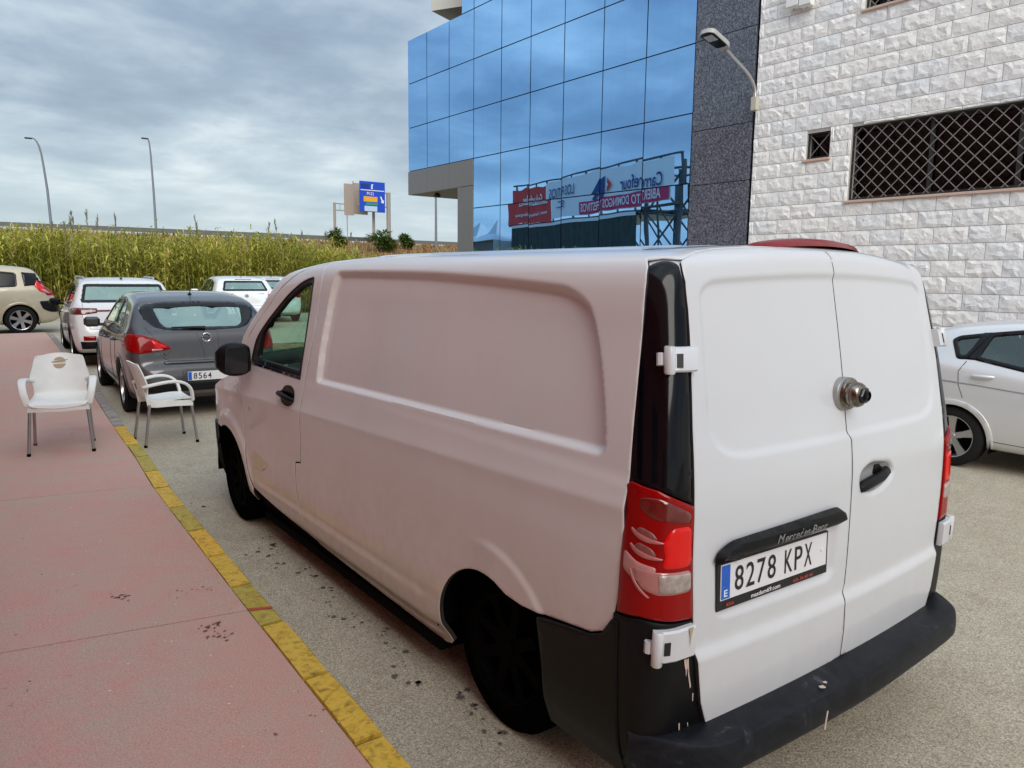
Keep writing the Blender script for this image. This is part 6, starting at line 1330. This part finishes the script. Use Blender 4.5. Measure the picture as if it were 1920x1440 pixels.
# ---------------------------------------------------------------- chairs
M_CH = mat('chair_plastic', (.78, .785, .76), .42, noise_amt=.05, noise_scale=12)
M_LEG = mat('chair_leg_alu', (.42, .42, .44), .35, metal=.9)
def make_chair():
    """armchair with moulded shell on four aluminium legs; faces -y, origin on the floor"""
    e = empty('plastic_armchair')
    # seat and back as one moulded surface: parameter t from front lip to top of the back, s across
    prof = [(-.235, .415), (-.225, .440), (-.12, .445), (.06, .432), (.16, .440), (.205, .475), (.225, .54), (.245, .62), (.275, .72), (.305, .80), (.318, .835)]
    hw = [.205, .225, .235, .225, .215, .208, .212, .235, .212, .192, .160]
    n = 44; k = 20; f1 = cubic(np.linspace(0, 1, len(prof)), [p[0] for p in prof]); f2 = cubic(np.linspace(0, 1, len(prof)), [p[1] for p in prof]); f3 = cubic(np.linspace(0, 1, len(hw)), hw)
    V = []
    for i in range(n+1):
        t = i/n; y, z, w_ = float(f1(t)), float(f2(t)), float(f3(t))
        for j in range(k+1):
            s = -1+2*j/k; back = float(sm(t, .45, .7)); yy = y-.045*back*s*s; zz = z+.012*s*s*(1-back)-.030*abs(s)**3*float(sm(t, .93, 1.0)); 
            zz -= .03*abs(s)**2*float(sm(t, .12, 0))*0+.012*(1-s*s)*float(sm(t, .1, 0)); V.append((s*w_, yy, zz))
    m0 = len(V); F = [(i*(k+1)+j, i*(k+1)+j+1, (i+1)*(k+1)+j+1, (i+1)*(k+1)+j) for i in range(n) for j in range(k)]
    o = mesh_obj('seat_shell', V, F, M_CH, e, True); md = o.modifiers.new('s', 'SOLIDIFY'); md.thickness = .012; md.offset = 0
    dg = bpy.context.evaluated_depsgraph_get(); me = bpy.data.meshes.new_from_object(o.evaluated_get(dg)); o.modifiers.clear(); o.data = me; auto_smooth(o, 50)
    for sx in (-1, 1):
        # arm: from the back edge forward, curving down to the front corner of the seat
        P = [(.205, .245, .585), (.228, .20, .600), (.258, .09, .625), (.270, -.02, .640), (.270, -.12, .625), (.262, -.185, .575), (.250, -.205, .510), (.235, -.210, .455), (.225, -.210, .42)]
        Wd = [.030, .030, .031, .033, .032, .030, .030, .030, .030]; c = MB(); V = []
        for i, (x, y, z) in enumerate(P):
            q = Vector(P[min(i+1, len(P)-1)])-Vector(P[max(i-1, 0)]); q.normalize(); lat = Vector((1, 0, 0)); upv = lat.cross(q).normalized(); lat = q.cross(upv)
            for (a, b) in ((-1, -.35), (-1, .35), (-.6, .5), (.6, .5), (1, .35), (1, -.35), (.6, -.5), (-.6, -.5)):
                pp = Vector((x, y, z))+lat*Wd[i]*a+upv*.030*b; V.append((sx*pp.x, pp.y, pp.z))
        F = [(i*8+j, i*8+(j+1) % 8, (i+1)*8+(j+1) % 8, (i+1)*8+j) for i in range(len(P)-1) for j in range(8)]+[tuple(range(8)), tuple(range(64, 72))]
        o = c.add(V, F).build('armrest', M_CH, e); sub = o.modifiers.new('s', 'SUBSURF'); sub.levels = sub.render_levels = 2; dg = bpy.context.evaluated_depsgraph_get(); me = bpy.data.meshes.new_from_object(o.evaluated_get(dg)); o.modifiers.clear(); o.data = me; me.polygons.foreach_set('use_smooth', [True]*len(me.polygons))
        # skirt below the seat and rear corner panel
        V = [(sx*.222, -.215, .43), (sx*.228, -.215, .375), (sx*.235, -.05, .385), (sx*.232, .12, .385), (sx*.205, .20, .39), (sx*.198, .215, .50), (sx*.203, .245, .61), (sx*.205, .20, .475), (sx*.217, .15, .45), (sx*.228, 0, .445)]
        o = mesh_obj('side_skirt', V, [(0, 1, 2, 9), (9, 2, 3, 8), (8, 3, 4, 7), (7, 4, 5, 6)], M_CH, e); md = o.modifiers.new('s', 'SOLIDIFY'); md.thickness = .012; md.offset = 0; dg = bpy.context.evaluated_depsgraph_get(); me = bpy.data.meshes.new_from_object(o.evaluated_get(dg)); o.modifiers.clear(); o.data = me
        for (y0, y1, xo) in ((-.200, -.235, .245), (.185, .245, .235)):
            l = MB().tube([(sx*.215, y0, .415), (sx*xo, y1, .0)], .0135, 12).build('leg', M_LEG, e, auto=60)
            MB().tube([(sx*xo, y1, .0), (sx*(xo-.001), y1, .025)], .0155, 10).build('foot', M_RUBBER, l)
    mesh_obj('front_skirt', [(-.225, -.215, .43), (-.12, -.240, .405), (0, -.245, .398), (.12, -.240, .405), (.225, -.215, .43), (.228, -.215, .378), (.12, -.238, .378), (0, -.243, .375), (-.12, -.238, .378), (-.228, -.215, .378)], [(0, 1, 8, 9), (1, 2, 7, 8), (2, 3, 6, 7), (3, 4, 5, 6)], M_CH, e)
    return e
def copy_tree(o, parent=None):
    c = o.copy(); COL.objects.link(c); c.parent = parent
    for ch in list(o.children): copy_tree(ch, c)
    return c
ch1 = make_chair()
ch2 = copy_tree(ch1)
tag(ch1, 'white plastic armchair with round brown emblem, standing on the red pavement', 'chair', 'white plastic armchairs')
tag(ch2, 'white plastic armchair turned sideways, on the road behind the grey hatchback', 'chair', 'white plastic armchairs')
ch1.location = (-.755, 6.80, .12); ch1.rotation_euler = (0, 0, -.16); ch1.scale = (1.05, 1.05, 1.05)
ch2.location = (.235, 7.20, 0); ch2.rotation_euler = (0, 0, pi/2+.02); ch2.scale = (1.05, 1.05, 1.05)
# printed emblem on the first chair's back
M_EMB = mat('tan_print', (.42, .30, .20), .6)
def bk(u, v):      # point on the front of the back rest: u across, v up
    tt = np.interp(v, [.62, .72, .80, .835], [.245, .275, .305, .318]); return (u, tt-.045*(u/.21)**2-.0085, v)
def disc_piece(name, lo, hi):
    P = []; n = 12
    for i in range(n+1): t = lo+(hi-lo)*i/n; P.append((-.052*math.sqrt(max(0, 1-t*t)), t*.052))
    Q = [(-a, b) for a, b in P][::-1]; P = P+Q
    mesh_obj(name, [bk(a, .748+b+.06*a) for a, b in P], [tuple(range(len(P)))], M_EMB, ch1)
disc_piece('printed_emblem', .45, .99); disc_piece('printed_emblem', .06, .30); disc_piece('printed_emblem', -.99, -.18)
mesh_obj('printed_emblem', [bk(a, b) for a, b in ((-.07, .752), (.07, .772), (.068, .779), (-.06, .760))], [(0, 1, 2, 3)], M_EMB, ch1)
